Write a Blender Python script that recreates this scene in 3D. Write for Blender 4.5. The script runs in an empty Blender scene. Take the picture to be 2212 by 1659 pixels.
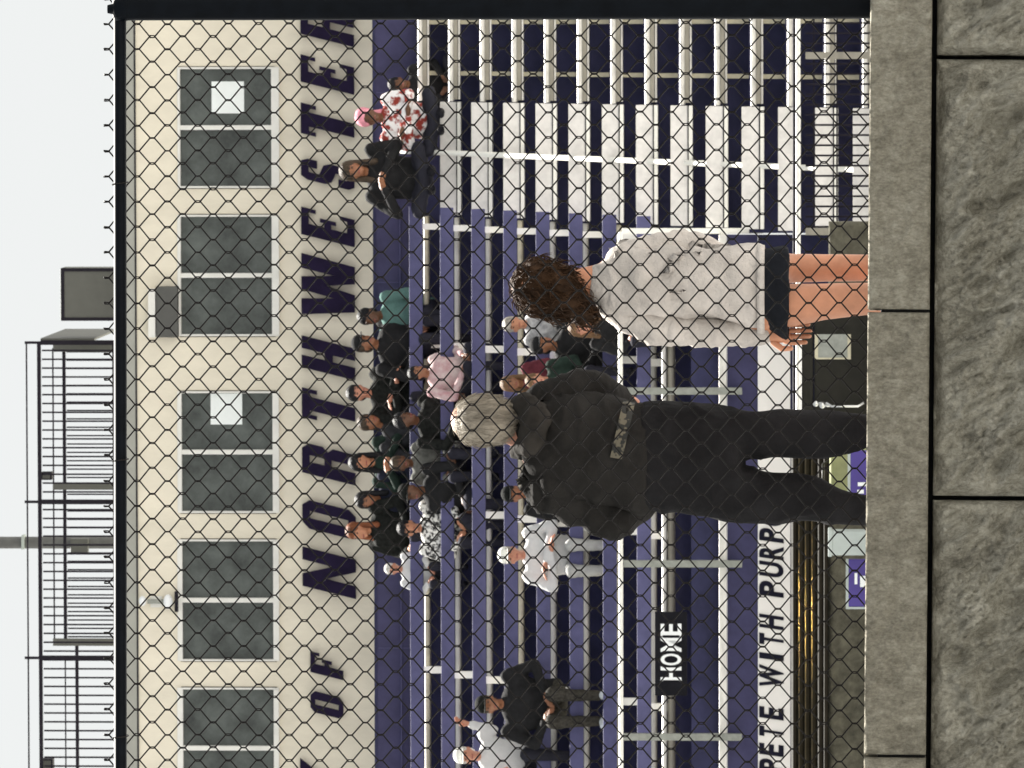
import bpy, bmesh, math, random
from math import radians, sin, cos, tan, pi, atan2, sqrt
from mathutils import Vector, Matrix, noise
from mathutils.bvhtree import BVHTree
random.seed(7)
SC = bpy.context.scene
COL = SC.collection
V = Vector

# ------------------------------------------------------------------ camera
F = 14800.0            # focal length, in units of a 2212 x 1659 picture
HORIZON = 1811.0
PITCH = math.atan((HORIZON - 1106) / F)
CAMZ = 1.6
cam_d = bpy.data.cameras.new('camera')
cam = bpy.data.objects.new('camera', cam_d)
COL.objects.link(cam)
cam_d.sensor_fit = 'HORIZONTAL'
cam_d.sensor_width = 36.0
cam_d.lens = 36.0 * F / 2212.0
cam_d.clip_start = 0.5
cam_d.dof.use_dof = True
cam_d.dof.focus_distance = 21.0
cam_d.dof.aperture_fstop = 42.0
cam_d.clip_end = 4000
fwd = V((0, cos(PITCH), sin(PITCH)))
upv = V((0, -sin(PITCH), cos(PITCH)))
rgt = V((1, 0, 0))
# the phone was held on its side: the picture's left edge is the world's up
m = Matrix.Identity(4)
for i, ax in enumerate((-upv, rgt, -fwd)):
    m[0][i], m[1][i], m[2][i] = ax
m[2][3] = CAMZ
cam.matrix_world = m
SC.camera = cam

# ------------------------------------------------------------------ light
SUN_EL, SUN_AZ = radians(56), radians(-5.8)    # azimuth measured from +Y towards +X
w = bpy.data.worlds.new('World')
SC.world = w
w.use_nodes = True
nt = w.node_tree
nt.nodes.clear()
sky = nt.nodes.new('ShaderNodeTexSky')
sky.sky_type = 'NISHITA'
sky.sun_disc = False
sky.sun_elevation = SUN_EL
sky.sun_rotation = SUN_AZ
sky.dust_density = 1.0
sky.air_density = 1.0
sky.ozone_density = 1.0
hs = nt.nodes.new('ShaderNodeHueSaturation')
hs.inputs['Saturation'].default_value = 0.22
bg = nt.nodes.new('ShaderNodeBackground')
bg.inputs['Strength'].default_value = 0.05
wo = nt.nodes.new('ShaderNodeOutputWorld')
nt.links.new(sky.outputs[0], hs.inputs['Color'])
mx = nt.nodes.new('ShaderNodeMixRGB')          # thin white cloud over the blue
mx.inputs['Fac'].default_value = 0.9
mx.inputs['Color2'].default_value = (3.65, 3.72, 3.68, 1)
nt.links.new(hs.outputs[0], mx.inputs['Color1'])
nt.links.new(mx.outputs[0], bg.inputs[0])
nt.links.new(bg.outputs[0], wo.inputs[0])
sl = bpy.data.lights.new('sun', 'SUN')
sl.energy = 5.0
sl.angle = radians(0.6)
sl.color = (1.0, 0.96, 0.89)
so = bpy.data.objects.new('sun', sl)
COL.objects.link(so)
sdir = V((cos(SUN_EL) * sin(SUN_AZ), cos(SUN_EL) * cos(SUN_AZ), sin(SUN_EL)))
so.rotation_euler = sdir.to_track_quat('Z', 'Y').to_euler()
so.location = (0, 0, 60)
SC.view_settings.view_transform = 'Standard'
SC.view_settings.look = 'None'
SC.view_settings.gamma = 1
SC.view_settings.use_curve_mapping = False
SC.view_settings.exposure = 2.1

# ------------------------------------------------------------------ survey of the photograph
def ray(X, Y):
    return fwd + rgt * ((829.5 - Y) / F) + upv * ((1106 - X) / F)
EYE = V((0, 0, CAMZ))
def W(X, Y, D):
    d = ray(X, Y)
    return EYE + d * (D / d.y)
TH = math.atan(760 / F)                # the stands are turned this much from the camera
O = V((0, 77.5, 0))
EU = V((cos(TH), -sin(TH), 0))
EV = V((sin(TH), cos(TH), 0))
def L(X, Y, v):
    """surveyed point on the plane v of the stands, in their own (u, v, z)"""
    d = ray(X, Y)
    t = (v - (EYE - O).dot(EV)) / d.dot(EV)
    p = EYE + d * t
    return V(((p - O).dot(EU), v, p.z))
STAND = Matrix.Translation(O) @ Matrix.Rotation(-TH, 4, 'Z')

# ------------------------------------------------------------------ materials
MATS = {}
def mat(name, col, rough=0.6, metal=0.0, var=0.12, scale=8.0, bump=0.0, bscale=40.0, spec=0.4,
        stretch=(1, 1, 1), col2=None, detail=6.0, dist=0.02):
    if name in MATS:
        return MATS[name]
    ma = bpy.data.materials.new(name)
    ma.use_nodes = True
    n = ma.node_tree
    b = n.nodes['Principled BSDF']
    b.inputs['Roughness'].default_value = rough
    b.inputs['Metallic'].default_value = metal
    b.inputs['Specular IOR Level'].default_value = spec
    tc = n.nodes.new('ShaderNodeTexCoord')
    mp = n.nodes.new('ShaderNodeMapping')
    mp.inputs['Scale'].default_value = stretch
    n.links.new(tc.outputs['Object'], mp.inputs[0])
    tx = n.nodes.new('ShaderNodeTexNoise')
    tx.inputs['Scale'].default_value = scale
    tx.inputs['Detail'].default_value = detail
    tx.inputs['Roughness'].default_value = 0.62
    n.links.new(mp.outputs[0], tx.inputs['Vector'])
    rp = n.nodes.new('ShaderNodeValToRGB')
    c2 = col2 or tuple(min(1, c * (1 + var)) for c in col)
    c1 = tuple(c * (1 - var) for c in col)
    rp.color_ramp.elements[0].position = 0.3
    rp.color_ramp.elements[1].position = 0.7
    rp.color_ramp.elements[0].color = (*c1, 1)
    rp.color_ramp.elements[1].color = (*c2, 1)
    n.links.new(tx.outputs['Fac'], rp.inputs[0])
    n.links.new(rp.outputs[0], b.inputs['Base Color'])
    if bump > 0:
        t2 = n.nodes.new('ShaderNodeTexNoise')
        t2.inputs['Scale'].default_value = bscale
        t2.inputs['Detail'].default_value = 8
        t2.inputs['Roughness'].default_value = 0.65
        n.links.new(mp.outputs[0], t2.inputs['Vector'])
        bp = n.nodes.new('ShaderNodeBump')
        bp.inputs['Strength'].default_value = bump
        bp.inputs['Distance'].default_value = dist
        n.links.new(t2.outputs['Fac'], bp.inputs['Height'])
        n.links.new(bp.outputs[0], b.inputs['Normal'])
    MATS[name] = ma
    return ma

M_cream = mat('cream_wall_paint', (0.74, 0.685, 0.56), 0.85, var=0.10, scale=2.6, bump=0.35, bscale=16, stretch=(1, 1, .45), spec=.15)
M_trim = mat('white_trim', (0.74, 0.73, 0.68), 0.5, var=0.08, scale=5)
M_fascia = mat('grey_fascia', (0.34, 0.34, 0.30), 0.6, var=0.08, scale=3)
M_glass = mat('window_glass', (0.075, 0.085, 0.078), 0.16, var=0.5, scale=2.6, spec=0.4)  # mottled tone paints a leafy reflection into the panes
M_paper = mat('white_paper', (0.84, 0.88, 0.86), 0.7, var=0.03)
M_letter = mat('navy_letter_paint', (0.014, 0.009, 0.030), 0.7, spec=0.1, var=0.3, scale=6)
M_navy = mat('navy_riser', (0.027, 0.028, 0.068), 0.7, spec=0.15, var=0.3, scale=3)
M_backwall = mat('back_panel', (0.046, 0.044, 0.098), 0.65, spec=0.15, var=0.2, scale=4, bump=0.1)
M_purple = mat('purple_backrest', (0.076, 0.076, 0.160), 0.6, var=0.18, scale=6, spec=0.15)
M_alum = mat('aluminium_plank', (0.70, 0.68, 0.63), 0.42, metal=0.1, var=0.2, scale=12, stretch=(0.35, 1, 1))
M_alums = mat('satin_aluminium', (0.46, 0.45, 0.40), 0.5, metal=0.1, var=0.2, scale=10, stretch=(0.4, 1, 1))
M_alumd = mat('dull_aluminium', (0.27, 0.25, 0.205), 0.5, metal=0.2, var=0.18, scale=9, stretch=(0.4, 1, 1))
M_whitep = mat('white_painted_metal', (0.80, 0.79, 0.73), 0.4, var=0.06, scale=8)
M_tan = mat('tan_metal', (0.50, 0.46, 0.33), 0.5, var=0.15, scale=12)
M_step = mat('step_riser', (0.65, 0.63, 0.605), 0.5, var=0.14, scale=9)
M_gpost = mat('galvanised_post', (0.26, 0.27, 0.24), 0.45, metal=0.3, var=0.2, scale=14)
M_banner = mat('white_banner_vinyl', (0.80, 0.77, 0.73), 0.55, var=0.05, scale=3, bump=0.15, bscale=5)
M_ink = mat('black_ink', (0.010, 0.010, 0.020), 0.7, var=0.2, spec=0.08)
M_white = mat('white_ink', (0.82, 0.84, 0.84), 0.6, var=0.03)
M_sign = mat('black_sign', (0.007, 0.007, 0.010), 0.6, var=0.3, spec=0.1)
M_rail = mat('black_vinyl_pipe', (0.0030, 0.0042, 0.0065), 0.42, var=0.3, scale=20, spec=0.06)
M_wire = mat('black_vinyl_wire', (0.0065, 0.0050, 0.0048), 0.5, var=0.3, scale=30, spec=0.16)
M_steel = mat('dark_steel', (0.014, 0.012, 0.018), 0.6, var=0.25, scale=10, spec=0.1)
M_box = mat('grey_cabinet', (0.085, 0.085, 0.078), 0.6, var=0.08, scale=6)
M_mast = mat('mast_steel', (0.10, 0.10, 0.10), 0.6, var=0.2, scale=6)
def stone_mat(name, c0, c1, c2, stretch, bump):
    """speckled cast stone: coarse mottling, fine aggregate and pale scuffs, partly painting relief shade"""
    ma = mat(name, c1, 0.95, spec=0.08, scale=5, detail=8, stretch=stretch)
    n = ma.node_tree
    b = n.nodes['Principled BSDF']
    mp = [x for x in n.nodes if x.type == 'MAPPING'][0]
    def noise_n(sc, det, ro=0.6):
        t = n.nodes.new('ShaderNodeTexNoise')
        t.inputs['Scale'].default_value = sc; t.inputs['Detail'].default_value = det; t.inputs['Roughness'].default_value = ro
        n.links.new(mp.outputs[0], t.inputs['Vector'])
        return t.outputs['Fac']
    def math_n(op, a, bb):
        q = n.nodes.new('ShaderNodeMath'); q.operation = op
        for i, x in enumerate((a, bb)):
            if isinstance(x, (int, float)): q.inputs[i].default_value = x
            else: n.links.new(x, q.inputs[i])
        return q.outputs[0]
    f = math_n('ADD', math_n('MULTIPLY', noise_n(6, 6), 0.30), math_n('MULTIPLY', noise_n(42, 8, .7), 0.42))
    f = math_n('ADD', f, math_n('MULTIPLY', noise_n(150, 4, .7), 0.28))
    r = n.nodes.new('ShaderNodeValToRGB')
    e = r.color_ramp.elements
    e[0].position = 0.38; e[0].color = (*c0, 1)
    e[1].position = 0.66; e[1].color = (*c2, 1)
    k = e.new(0.5); k.color = (*c1, 1)
    n.links.new(f, r.inputs[0])
    n.links.new(r.outputs[0], b.inputs['Base Color'])
    bp = n.nodes.new('ShaderNodeBump')
    bp.inputs['Strength'].default_value = bump; bp.inputs['Distance'].default_value = 0.05
    h = math_n('ADD', noise_n(22, 10, .65), math_n('MULTIPLY', noise_n(75, 8, .7), 0.4))
    n.links.new(h, bp.inputs['Height'])
    n.links.new(bp.outputs[0], b.inputs['Normal'])
    return ma
M_stone = stone_mat('cast_stone', (0.20, 0.187, 0.152), (0.41, 0.388, 0.322), (0.68, 0.655, 0.57), (1, 1, .8), 0.8)
M_cap = stone_mat('cast_stone_cap', (0.13, 0.118, 0.094), (0.265, 0.245, 0.196), (0.48, 0.455, 0.38), (1, 1, .6), 0.8)
M_core = mat('wall_core', (0.02, 0.02, 0.02), 0.95)
M_bounce_field = mat('pale_bounce_field', (0.315, 0.315, 0.315), 0.9, var=0.3, scale=3, bump=0.5)  # unseen field kept pale to bounce sunlight onto the stands
M_bounce_ground = mat('grey_bounce_ground', (0.28, 0.28, 0.27), 0.9, var=0.2, scale=4, bump=0.3)  # unseen ground, paled to bounce light onto the stone wall
M_kerb = mat('rough_kerb', (0.105, 0.098, 0.070), 0.95, var=0.45, scale=9, bump=0.8, bscale=22, detail=10, dist=0.05)
M_rib = mat('glossy_dark_rail', (0.022, 0.019, 0.013), 0.6, var=0.25, scale=8, spec=0.0)
_n = M_rib.node_tree                      # weak gold-tinted gloss added so the sun's glints turn golden
_g = _n.nodes.new('ShaderNodeBsdfGlossy')
_g.inputs['Color'].default_value = (1.6e-3, 1.0e-3, 3.0e-4, 1)
_g.inputs['Roughness'].default_value = 0.055
_a = _n.nodes.new('ShaderNodeAddShader')
_n.links.new(_n.nodes['Principled BSDF'].outputs[0], _a.inputs[0])
_n.links.new(_g.outputs[0], _a.inputs[1])
_n.links.new(_a.outputs[0], _n.nodes['Material Output'].inputs['Surface'])
M_rib2 = mat('dull_dark_rail', (0.020, 0.017, 0.012), 0.6, var=0.3, scale=8, spec=0.04)
M_case = mat('black_case', (0.016, 0.015, 0.011), 0.5, var=0.3, scale=7, bump=0.15, bscale=12, spec=0.15)
M_chrome = mat('chrome', (0.6, 0.6, 0.58), 0.22, metal=1.0, var=0.08)
M_mauve = mat('deep_purple', (0.055, 0.035, 0.21), 0.5, var=0.15, scale=4)
M_olive = mat('olive_patch', (0.24, 0.25, 0.11), 0.8, var=0.25, scale=5)
M_pale = mat('pale_grey_plastic', (0.36, 0.40, 0.38), 0.6, var=0.12, scale=4)
M_eye = mat('dark_eye', (0.02, 0.014, 0.012), 0.3)
M_lip = mat('lip', (0.24, 0.07, 0.06), 0.5)
M_gold = mat('amber_reflector', (0.55, 0.38, 0.12), 0.4, var=0.2)
M_leaf = mat('dark_tarp', (0.035, 0.055, 0.045), 0.7, var=0.4, scale=12)

def skin(k):
    return {'fair': mat('skin_fair', (0.44, 0.20, 0.115), 0.5, var=0.3, scale=6, spec=0.3, bump=.2, bscale=30),
            'pink': mat('skin_pink', (0.44, 0.20, 0.13), 0.5, var=0.1, scale=14, spec=0.35),
            'tan': mat('skin_tan', (0.24, 0.105, 0.055), 0.5, var=0.12, scale=14, spec=0.35),
            'brown': mat('skin_brown', (0.105, 0.047, 0.024), 0.5, var=0.15, scale=14, spec=0.35)}[k]
def cloth(name, col, var=0.2, scale=10, bump=0.35, bscale=30, **k):
    return mat('cloth_' + name, col, 0.85, var=var, scale=scale, bump=bump, bscale=bscale, spec=0.08, **k)
def hairm(name, col):
    return mat('hair_' + name, col, 0.55, var=0.55, scale=26, bump=0.6, bscale=60, stretch=(1, 1, 0.18), spec=0.15)

# ------------------------------------------------------------------ mesh helpers
class MB:
    def __init__(s):
        s.v, s.f, s.mi = [], [], []
    def add(s, vs, fs, mi=0):
        o = len(s.v)
        s.v += [tuple(x) for x in vs]
        s.f += [tuple(o + i for i in f) for f in fs]
        s.mi += [mi] * len(fs)
    def box(s, x0, x1, y0, y1, z0, z1, mi=0):
        s.add([(x0, y0, z0), (x1, y0, z0), (x1, y1, z0), (x0, y1, z0), (x0, y0, z1), (x1, y0, z1), (x1, y1, z1), (x0, y1, z1)],
              [(0, 3, 2, 1), (4, 5, 6, 7), (0, 1, 5, 4), (1, 2, 6, 5), (2, 3, 7, 6), (3, 0, 4, 7)], mi)
    def cbox(s, x0, x1, y0, y1, z0, z1, c=0.01, mi=0):
        """box with chamfered edges"""
        bm = bmesh.new()
        vs = [bm.verts.new(p) for p in [(x0, y0, z0), (x1, y0, z0), (x1, y1, z0), (x0, y1, z0), (x0, y0, z1), (x1, y0, z1), (x1, y1, z1), (x0, y1, z1)]]
        for f in [(0, 3, 2, 1), (4, 5, 6, 7), (0, 1, 5, 4), (1, 2, 6, 5), (2, 3, 7, 6), (3, 0, 4, 7)]:
            bm.faces.new([vs[i] for i in f])
        bmesh.ops.bevel(bm, geom=bm.edges[:], offset=c, segments=2, affect='EDGES', profile=0.6)
        bm.verts.index_update()
        s.add([v.co[:] for v in bm.verts], [[v.index for v in f.verts] for f in bm.faces], mi)
        bm.free()
    def prism(s, prof, u0, u1):
        """profile of (v, z) swept along u"""
        n = len(prof)
        vs = [(u0, a, b) for a, b in prof] + [(u1, a, b) for a, b in prof]
        fs = [(i, (i + 1) % n, n + (i + 1) % n, n + i) for i in range(n)]
        s.add(vs, fs + [tuple(range(n - 1, -1, -1)), tuple(range(n, 2 * n))])
    def tube(s, pts, r, n=8, cap=True):
        pts = [V(p) for p in pts]
        rs = r if isinstance(r, (list, tuple)) else [r] * len(pts)
        vs, fs = [], []
        ref = None
        for i, p in enumerate(pts):
            a = pts[max(i - 1, 0)]
            b = pts[min(i + 1, len(pts) - 1)]
            t = (b - a).normalized()
            if ref is None:
                ref = t.orthogonal().normalized()
            ref = (ref - t * ref.dot(t))
            if ref.length < 1e-6:
                ref = t.orthogonal()
            ref.normalize()
            bi = t.cross(ref)
            for k in range(n):
                q = 2 * pi * k / n
                vs.append(p + (ref * cos(q) + bi * sin(q)) * rs[i])
        for i in range(len(pts) - 1):
            for k in range(n):
                fs.append((i * n + k, i * n + (k + 1) % n, (i + 1) * n + (k + 1) % n, (i + 1) * n + k))
        if cap:
            o = len(vs)
            vs += [vs[k].copy() for k in range(n)] + [vs[(len(pts) - 1) * n + k].copy() for k in range(n)]
            fs.append(tuple(o + k for k in range(n - 1, -1, -1)))
            fs.append(tuple(o + n + k for k in range(n)))
        s.add(vs, fs)
    def ell(s, c, rx, ry, rz, n=16, m_=10, rot=None):
        c = V(c)
        vs, fs = [], []
        for j in range(m_ + 1):
            a = pi * j / m_
            for k in range(n):
                q = 2 * pi * k / n
                p = V((rx * sin(a) * cos(q), ry * sin(a) * sin(q), rz * cos(a)))
                vs.append(c + (rot @ p if rot else p))
        for j in range(m_):
            for k in range(n):
                fs.append((j * n + k, (j + 1) * n + k, (j + 1) * n + (k + 1) % n, j * n + (k + 1) % n))
        s.add(vs, fs)
    def cap(s, a, ra, b, rb, n=12):
        """tapered capsule"""
        a, b = V(a), V(b)
        d = b - a
        t = d.normalized() if d.length > 1e-6 else V((0, 0, 1))
        pts, rs = [], []
        for k in range(5):
            q = pi / 2 * (1 - k / 4)
            pts.append(a - t * ra * sin(q)); rs.append(max(ra * cos(q), 1e-4))
        for k in range(5):
            q = pi / 2 * k / 4
            pts.append(b + t * rb * sin(q)); rs.append(max(rb * cos(q), 1e-4))
        s.tube(pts, rs, n)
    def loft(s, rings, n=24, power=2.0):
        """rings of (centre, rx, ry) stacked in z; superellipse sections"""
        vs, fs = [], []
        for c, rx, ry in rings:
            for k in range(n):
                q = 2 * pi * k / n
                cx, sx = cos(q), sin(q)
                e = 2.0 / power
                vs.append((c[0] + rx * math.copysign(abs(cx) ** e, cx), c[1] + ry * math.copysign(abs(sx) ** e, sx), c[2]))
        for i in range(len(rings) - 1):
            for k in range(n):
                fs.append((i * n + k, i * n + (k + 1) % n, (i + 1) * n + (k + 1) % n, (i + 1) * n + k))
        fs.append(tuple(range(n - 1, -1, -1)))
        fs.append(tuple((len(rings) - 1) * n + k for k in range(n)))
        s.add(vs, fs)
    def mesh(s, name, mats, smooth=False, off=(0, 0, 0)):
        me = bpy.data.meshes.new(name)
        o = V(off)
        me.from_pydata([tuple(V(p) - o) for p in s.v] if o.length > 0 else s.v, [], s.f)
        for ma in (mats if isinstance(mats, (list, tuple)) else [mats]):
            me.materials.append(ma)
        if any(s.mi):
            me.polygons.foreach_set('material_index', s.mi)
        bm = bmesh.new()
        bm.from_mesh(me)
        bmesh.ops.recalc_face_normals(bm, faces=bm.faces[:])
        bm.to_mesh(me)
        bm.free()
        if smooth:
            me.polygons.foreach_set('use_smooth', [True] * len(me.polygons))
        me.update()
        return me
    def obj(s, name, mats, parent=None, smooth=False, off=(0, 0, 0)):
        return link(name, s.mesh(name, mats, smooth, off), parent)

def link(name, data, parent=None):
    o = bpy.data.objects.new(name, data)
    COL.objects.link(o)
    if parent is not None:
        o.parent = parent
    return o
def tag(o, label, cat, group=None):
    o['label'] = label
    o['category'] = cat
    if group:
        o['group'] = group
    return o
class Thing:
    """an Empty at the base of a thing; parts are given in stand or world coordinates"""
    def __init__(s, name, label, cat, base, stand=False, group=None):
        s.b = V(base)
        s.root = tag(link(name, None), label, cat, group)
        s.root.empty_display_size = 0.2
        mw = Matrix.Translation(s.b)
        s.root.matrix_world = (STAND @ mw) if stand else mw
    def part(s, name, mb, mats, smooth=False, parent=None):
        return mb.obj(name, mats, parent or s.root, smooth, s.b)
    def copy(s, o, off=(0, 0, 0), parent=None):
        c = o.copy()
        COL.objects.link(c)
        c.parent = parent or s.root
        c.location = V(o.location) + V(off)
        return c
    def label(s, txt):
        s.root['label'] = txt
def structure(o):
    o['kind'] = 'structure'
    return o

def organic(name, mb, mats, voxel=0.015, smooth=4, fold=0.0, ffreq=(9, 9, 9), parent=None, off=(0, 0, 0), extra=None, seed=0.0, crease=0.0):
    """one continuous surface grown from overlapping volumes"""
    tmp = link('tmp', mb.mesh('tmp', mats, False, off))
    r = tmp.modifiers.new('r', 'REMESH')
    r.mode = 'VOXEL'
    r.voxel_size = voxel
    if smooth:
        sm = tmp.modifiers.new('s', 'SMOOTH')
        sm.iterations = smooth
        sm.factor = 0.5
    dg = bpy.context.evaluated_depsgraph_get()
    me = bpy.data.meshes.new_from_object(tmp.evaluated_get(dg))
    me.name = name
    bpy.data.objects.remove(tmp)
    if fold > 0:
        for v in me.vertices:
            c = v.co
            q = V((c.x * ffreq[0] + seed, c.y * ffreq[1] + seed, c.z * ffreq[2]))
            d = 0.7 * noise.noise(q) + 0.55 * (1 - abs(noise.noise(q * 1.3 + V((5, 2, 1))))) ** 5 - 0.2 + 0.25 * noise.noise(q * 2.7)
            if crease:
                r1 = V((q.x * .9 + q.z * .5, q.y, q.z * .9 - q.x * .4)) * 1.15 + V((1.3, 7.7, 2.2))
                wq = noise.noise(q * .6) * .6
                r1.x += wq
                d -= crease / fold * (1 - min(1, abs(noise.noise(r1)) * 1.25)) ** 4 * (0.35 + 0.65 * max(0, noise.noise(q * .45 + V((9, 1, 4))) + .35))
            v.co = c + v.normal * d * fold
    if extra is not None:
        bm = bmesh.new()
        bm.from_mesh(me)
        e = extra.mesh('e', mats, False, off)
        bm.from_mesh(e)
        bm.to_mesh(me)
        bm.free()
    me.materials.clear()
    for ma in (mats if isinstance(mats, (list, tuple)) else [mats]):
        me.materials.append(ma)
    me.polygons.foreach_set('use_smooth', [True] * len(me.polygons))
    me.update()
    return link(name, me, parent)

_txt = {}
def glyph(ch, bold=0.03, serif=False):
    """unit-height outline of one letter, as (verts, faces), lying in x-z, 0..1 wide"""
    key = (ch, bold)
    if key in _txt:
        return _txt[key]
    cu = bpy.data.curves.new('t', 'FONT')
    cu.body = ch
    cu.size = 1
    cu.offset = bold
    cu.extrude = 0.5
    cu.resolution_u = 4
    ob = link('t', cu)
    dg = bpy.context.evaluated_depsgraph_get()
    me = bpy.data.meshes.new_from_object(ob.evaluated_get(dg))
    vs = [v.co.copy() for v in me.vertices]
    fs = [tuple(p.vertices) for p in me.polygons]
    x0 = min(v.x for v in vs); x1 = max(v.x for v in vs)
    y0 = min(v.y for v in vs); y1 = max(v.y for v in vs)
    vs = [((v.x - x0) / (x1 - x0), v.z, (v.y - y0) / (y1 - y0)) for v in vs]
    bpy.data.objects.remove(ob)
    _txt[key] = (vs, fs)
    return _txt[key]
BLOCK = {
 'N': [[(0, 0), (.32, 0), (.32, .58), (.68, 0), (1, 0), (1, 1), (.68, 1), (.68, .42), (.32, 1), (0, 1)]],
 'H': [[(0, 0), (.39, 0), (.39, .42), (.61, .42), (.61, 0), (1, 0), (1, 1), (.61, 1), (.61, .57), (.39, .57), (.39, 1), (0, 1)]],
 'T': [[(.28, 0), (.74, 0), (.74, .85), (.87, .85), (.87, .72), (1, .72), (1, 1), (0, 1), (0, .72), (.13, .72), (.13, .85), (.28, .85)]],
 'W': [[(0, 1), (.26, 1), (.32, .38), (.41, 1), (.62, 1), (.69, .38), (.76, 1), (1, 1), (.87, 0), (.59, 0), (.51, .55), (.41, 0), (.13, 0)]],
 'E': [[(0, 0), (1, 0), (1, .27), (.86, .27), (.86, .14), (.44, .14), (.44, .44), (.60, .44), (.60, .35), (.74, .35), (.74, .65), (.60, .65), (.60, .57), (.44, .57),
        (.44, .86), (.86, .86), (.86, .73), (1, .73), (1, 1), (0, 1)]],
 'F': [[(0, 0), (.44, 0), (.44, .44), (.60, .44), (.60, .35), (.74, .35), (.74, .65), (.60, .65), (.60, .57), (.44, .57), (.44, .86), (.86, .86), (.86, .73), (1, .73), (1, 1), (0, 1)]],
 'S': [[(0, .3), (0, .1), (.15, 0), (.85, 0), (1, .12), (1, .46), (.86, .58), (.38, .66), (.38, .86), (.62, .86), (.62, .70), (1, .70), (1, .88), (.85, 1), (.15, 1), (0, .88),
        (0, .54), (.14, .43), (.62, .35), (.62, .14), (.38, .14), (.38, .3)]],
 'R': [[(0, 0), (.40, 0), (.40, 1), (0, 1)], [(.40, .86), (.63, .86), (.82, 1), (.40, 1)], [(.63, .52), (.86, .52), (1, .62), (1, .88), (.82, 1), (.63, .86)],
       [(.40, .45), (.63, .45), (.63, .58), (.40, .58)], [(.63, 0), (1, 0), (1, .43), (.86, .52), (.63, .52)]],
 'O': [[(.2, 0), (.8, 0), (.63, .14), (.37, .14)], [(.8, 0), (1, .13), (.63, .14)], [(1, .13), (1, .87), (.63, .86), (.63, .14)], [(1, .87), (.8, 1), (.63, .86)],
       [(.8, 1), (.2, 1), (.37, .86), (.63, .86)], [(.2, 1), (0, .87), (.37, .86)], [(0, .87), (0, .13), (.37, .14), (.37, .86)], [(0, .13), (.2, 0), (.37, .14)]],
}
def block_glyph(ch):
    vs, fs = [], []
    for pl in BLOCK[ch]:
        o, n = len(vs), len(pl)
        vs += [(x, 0.5, z) for x, z in pl] + [(x, -0.5, z) for x, z in pl]
        fs.append(tuple(o + i for i in range(n)))
        fs.append(tuple(o + n + i for i in range(n - 1, -1, -1)))
        fs += [(o + i, o + (i + 1) % n, o + n + (i + 1) % n, o + n + i) for i in range(n)]
    return vs, fs
def letter(th, ch, u0, u1, z0, z1, vfront, depth, ma, shear=0.0, bold=0.03, parent=None, name='letter'):
    vs, fs = block_glyph(ch) if (bold > .07 and ch in BLOCK) else glyph(ch, bold)
    mb = MB()
    h = z1 - z0
    mb.add([(u0 + (u1 - u0) * x + shear * h * (z - 0.5), vfront - depth * (0.5 - y), z0 + h * z) for x, y, z in vs], fs)
    return th.part(name, mb, ma, parent=parent)

# ================================================================== SETTING
GZ = 1.07           # level of the sports field behind the wall
g = MB(); g.box(-1500, 1500, -1500, 17.72, -0.5, 0.0)
structure(g.obj('ground', M_bounce_ground))
g = MB(); g.box(-1500, 1500, 17.9, 3000, 0.3, GZ)
structure(g.obj('sports_field', M_bounce_field))

# ================================================================== RETAINING WALL
def rough_block(x0, x1, z0, z1, yf, yb, amp, edge, nx, nz, seed, freq, stretch=(1, 1), tilt=0.0):
    mb = MB()
    vs, fs = [], []
    for j in range(nz + 1):
        for i in range(nx + 1):
            # denser near the borders
            a = i / nx; b = j / nz
            x = x0 + (x1 - x0) * a; z = z0 + (z1 - z0) * b
            d = min(x - x0, x1 - x, z - z0, z1 - z)
            wob = 0.35 * edge * noise.noise(V((x * 14, z * 14, seed)))
            k = max(0.0, min(1.0, (d + wob) / edge))
            rnd = (1 - (1 - k) ** 2)
            p = V((x * freq * stretch[0], z * freq * stretch[1], seed))
            r1 = (p.x * .82 + p.y * .57); r2 = (-p.x * .57 + p.y * .82)
            wv = noise.noise(p * .6) * .15
            qa = V((r1 * 1.5 + wv, r2 * .55 + wv, seed))
            h = noise.fractal(qa, 0.75, 2.2, 7) * 0.8 + 0.35 * noise.noise(p * .35) + .5 * (1 - abs(noise.noise(qa * .8 + V((3, 1, 2))))) ** 6
            y = yf - amp * h * (0.12 + 0.88 * min(1.0, max(0.0, d / (edge * 2.2)))) - 0.0 + (1 - rnd) * edge * 1.05
            vs.append((x, y, z))
    for j in range(nz):
        for i in range(nx):
            a = j * (nx + 1) + i
            fs.append((a, a + 1, a + nx + 2, a + nx + 1))
    border = [i for i in range(nx + 1)] + [(j + 1) * (nx + 1) + nx for j in range(nz)] + \
             [nz * (nx + 1) + nx - 1 - i for i in range(nx)] + [(nz - 1 - j) * (nx + 1) for j in range(nz - 1)]
    o = len(vs)
    for b in border:
        vs.append((vs[b][0], yb, vs[b][2] - (tilt if abs(vs[b][2] - z1) < 1e-6 else 0)))
    n = len(border)
    for i in range(n):
        fs.append((border[i], border[(i + 1) % n], o + (i + 1) % n, o + i))
    fs.append(tuple(o + i for i in range(n)))
    mb.add(vs, fs)
    return mb
DW = 17.55
wl = Thing('retaining_wall', 'rough grey cast stone block wall with a flat cap course in the foreground', 'wall', (0, DW, 0))
wl.root.rotation_euler = (0, 0.0085, 0)
px = 14800 / DW
def wx(Y): return (829.5 - Y) / px
ztop = W(1873, 830, DW).z; zcapb = W(2007, 830, DW).z; zrow = W(2019, 830, DW).z
jc = [-1232, -277, 682, 1643, 2600, 3550]
for i in range(len(jc) - 1):
    g_ = 0.004
    wl.part('cap_stone', rough_block(wx(jc[i + 1]) + g_, wx(jc[i]) - g_, zcapb, ztop, DW, DW + 0.34, 0.008, 0.006, 220, 44, 3.1 * i, 12, (0.8, 1.3), 0.03), M_cap, smooth=True)
jb = [-1780, -825, 130, 1086, 2042, 2998]
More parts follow.
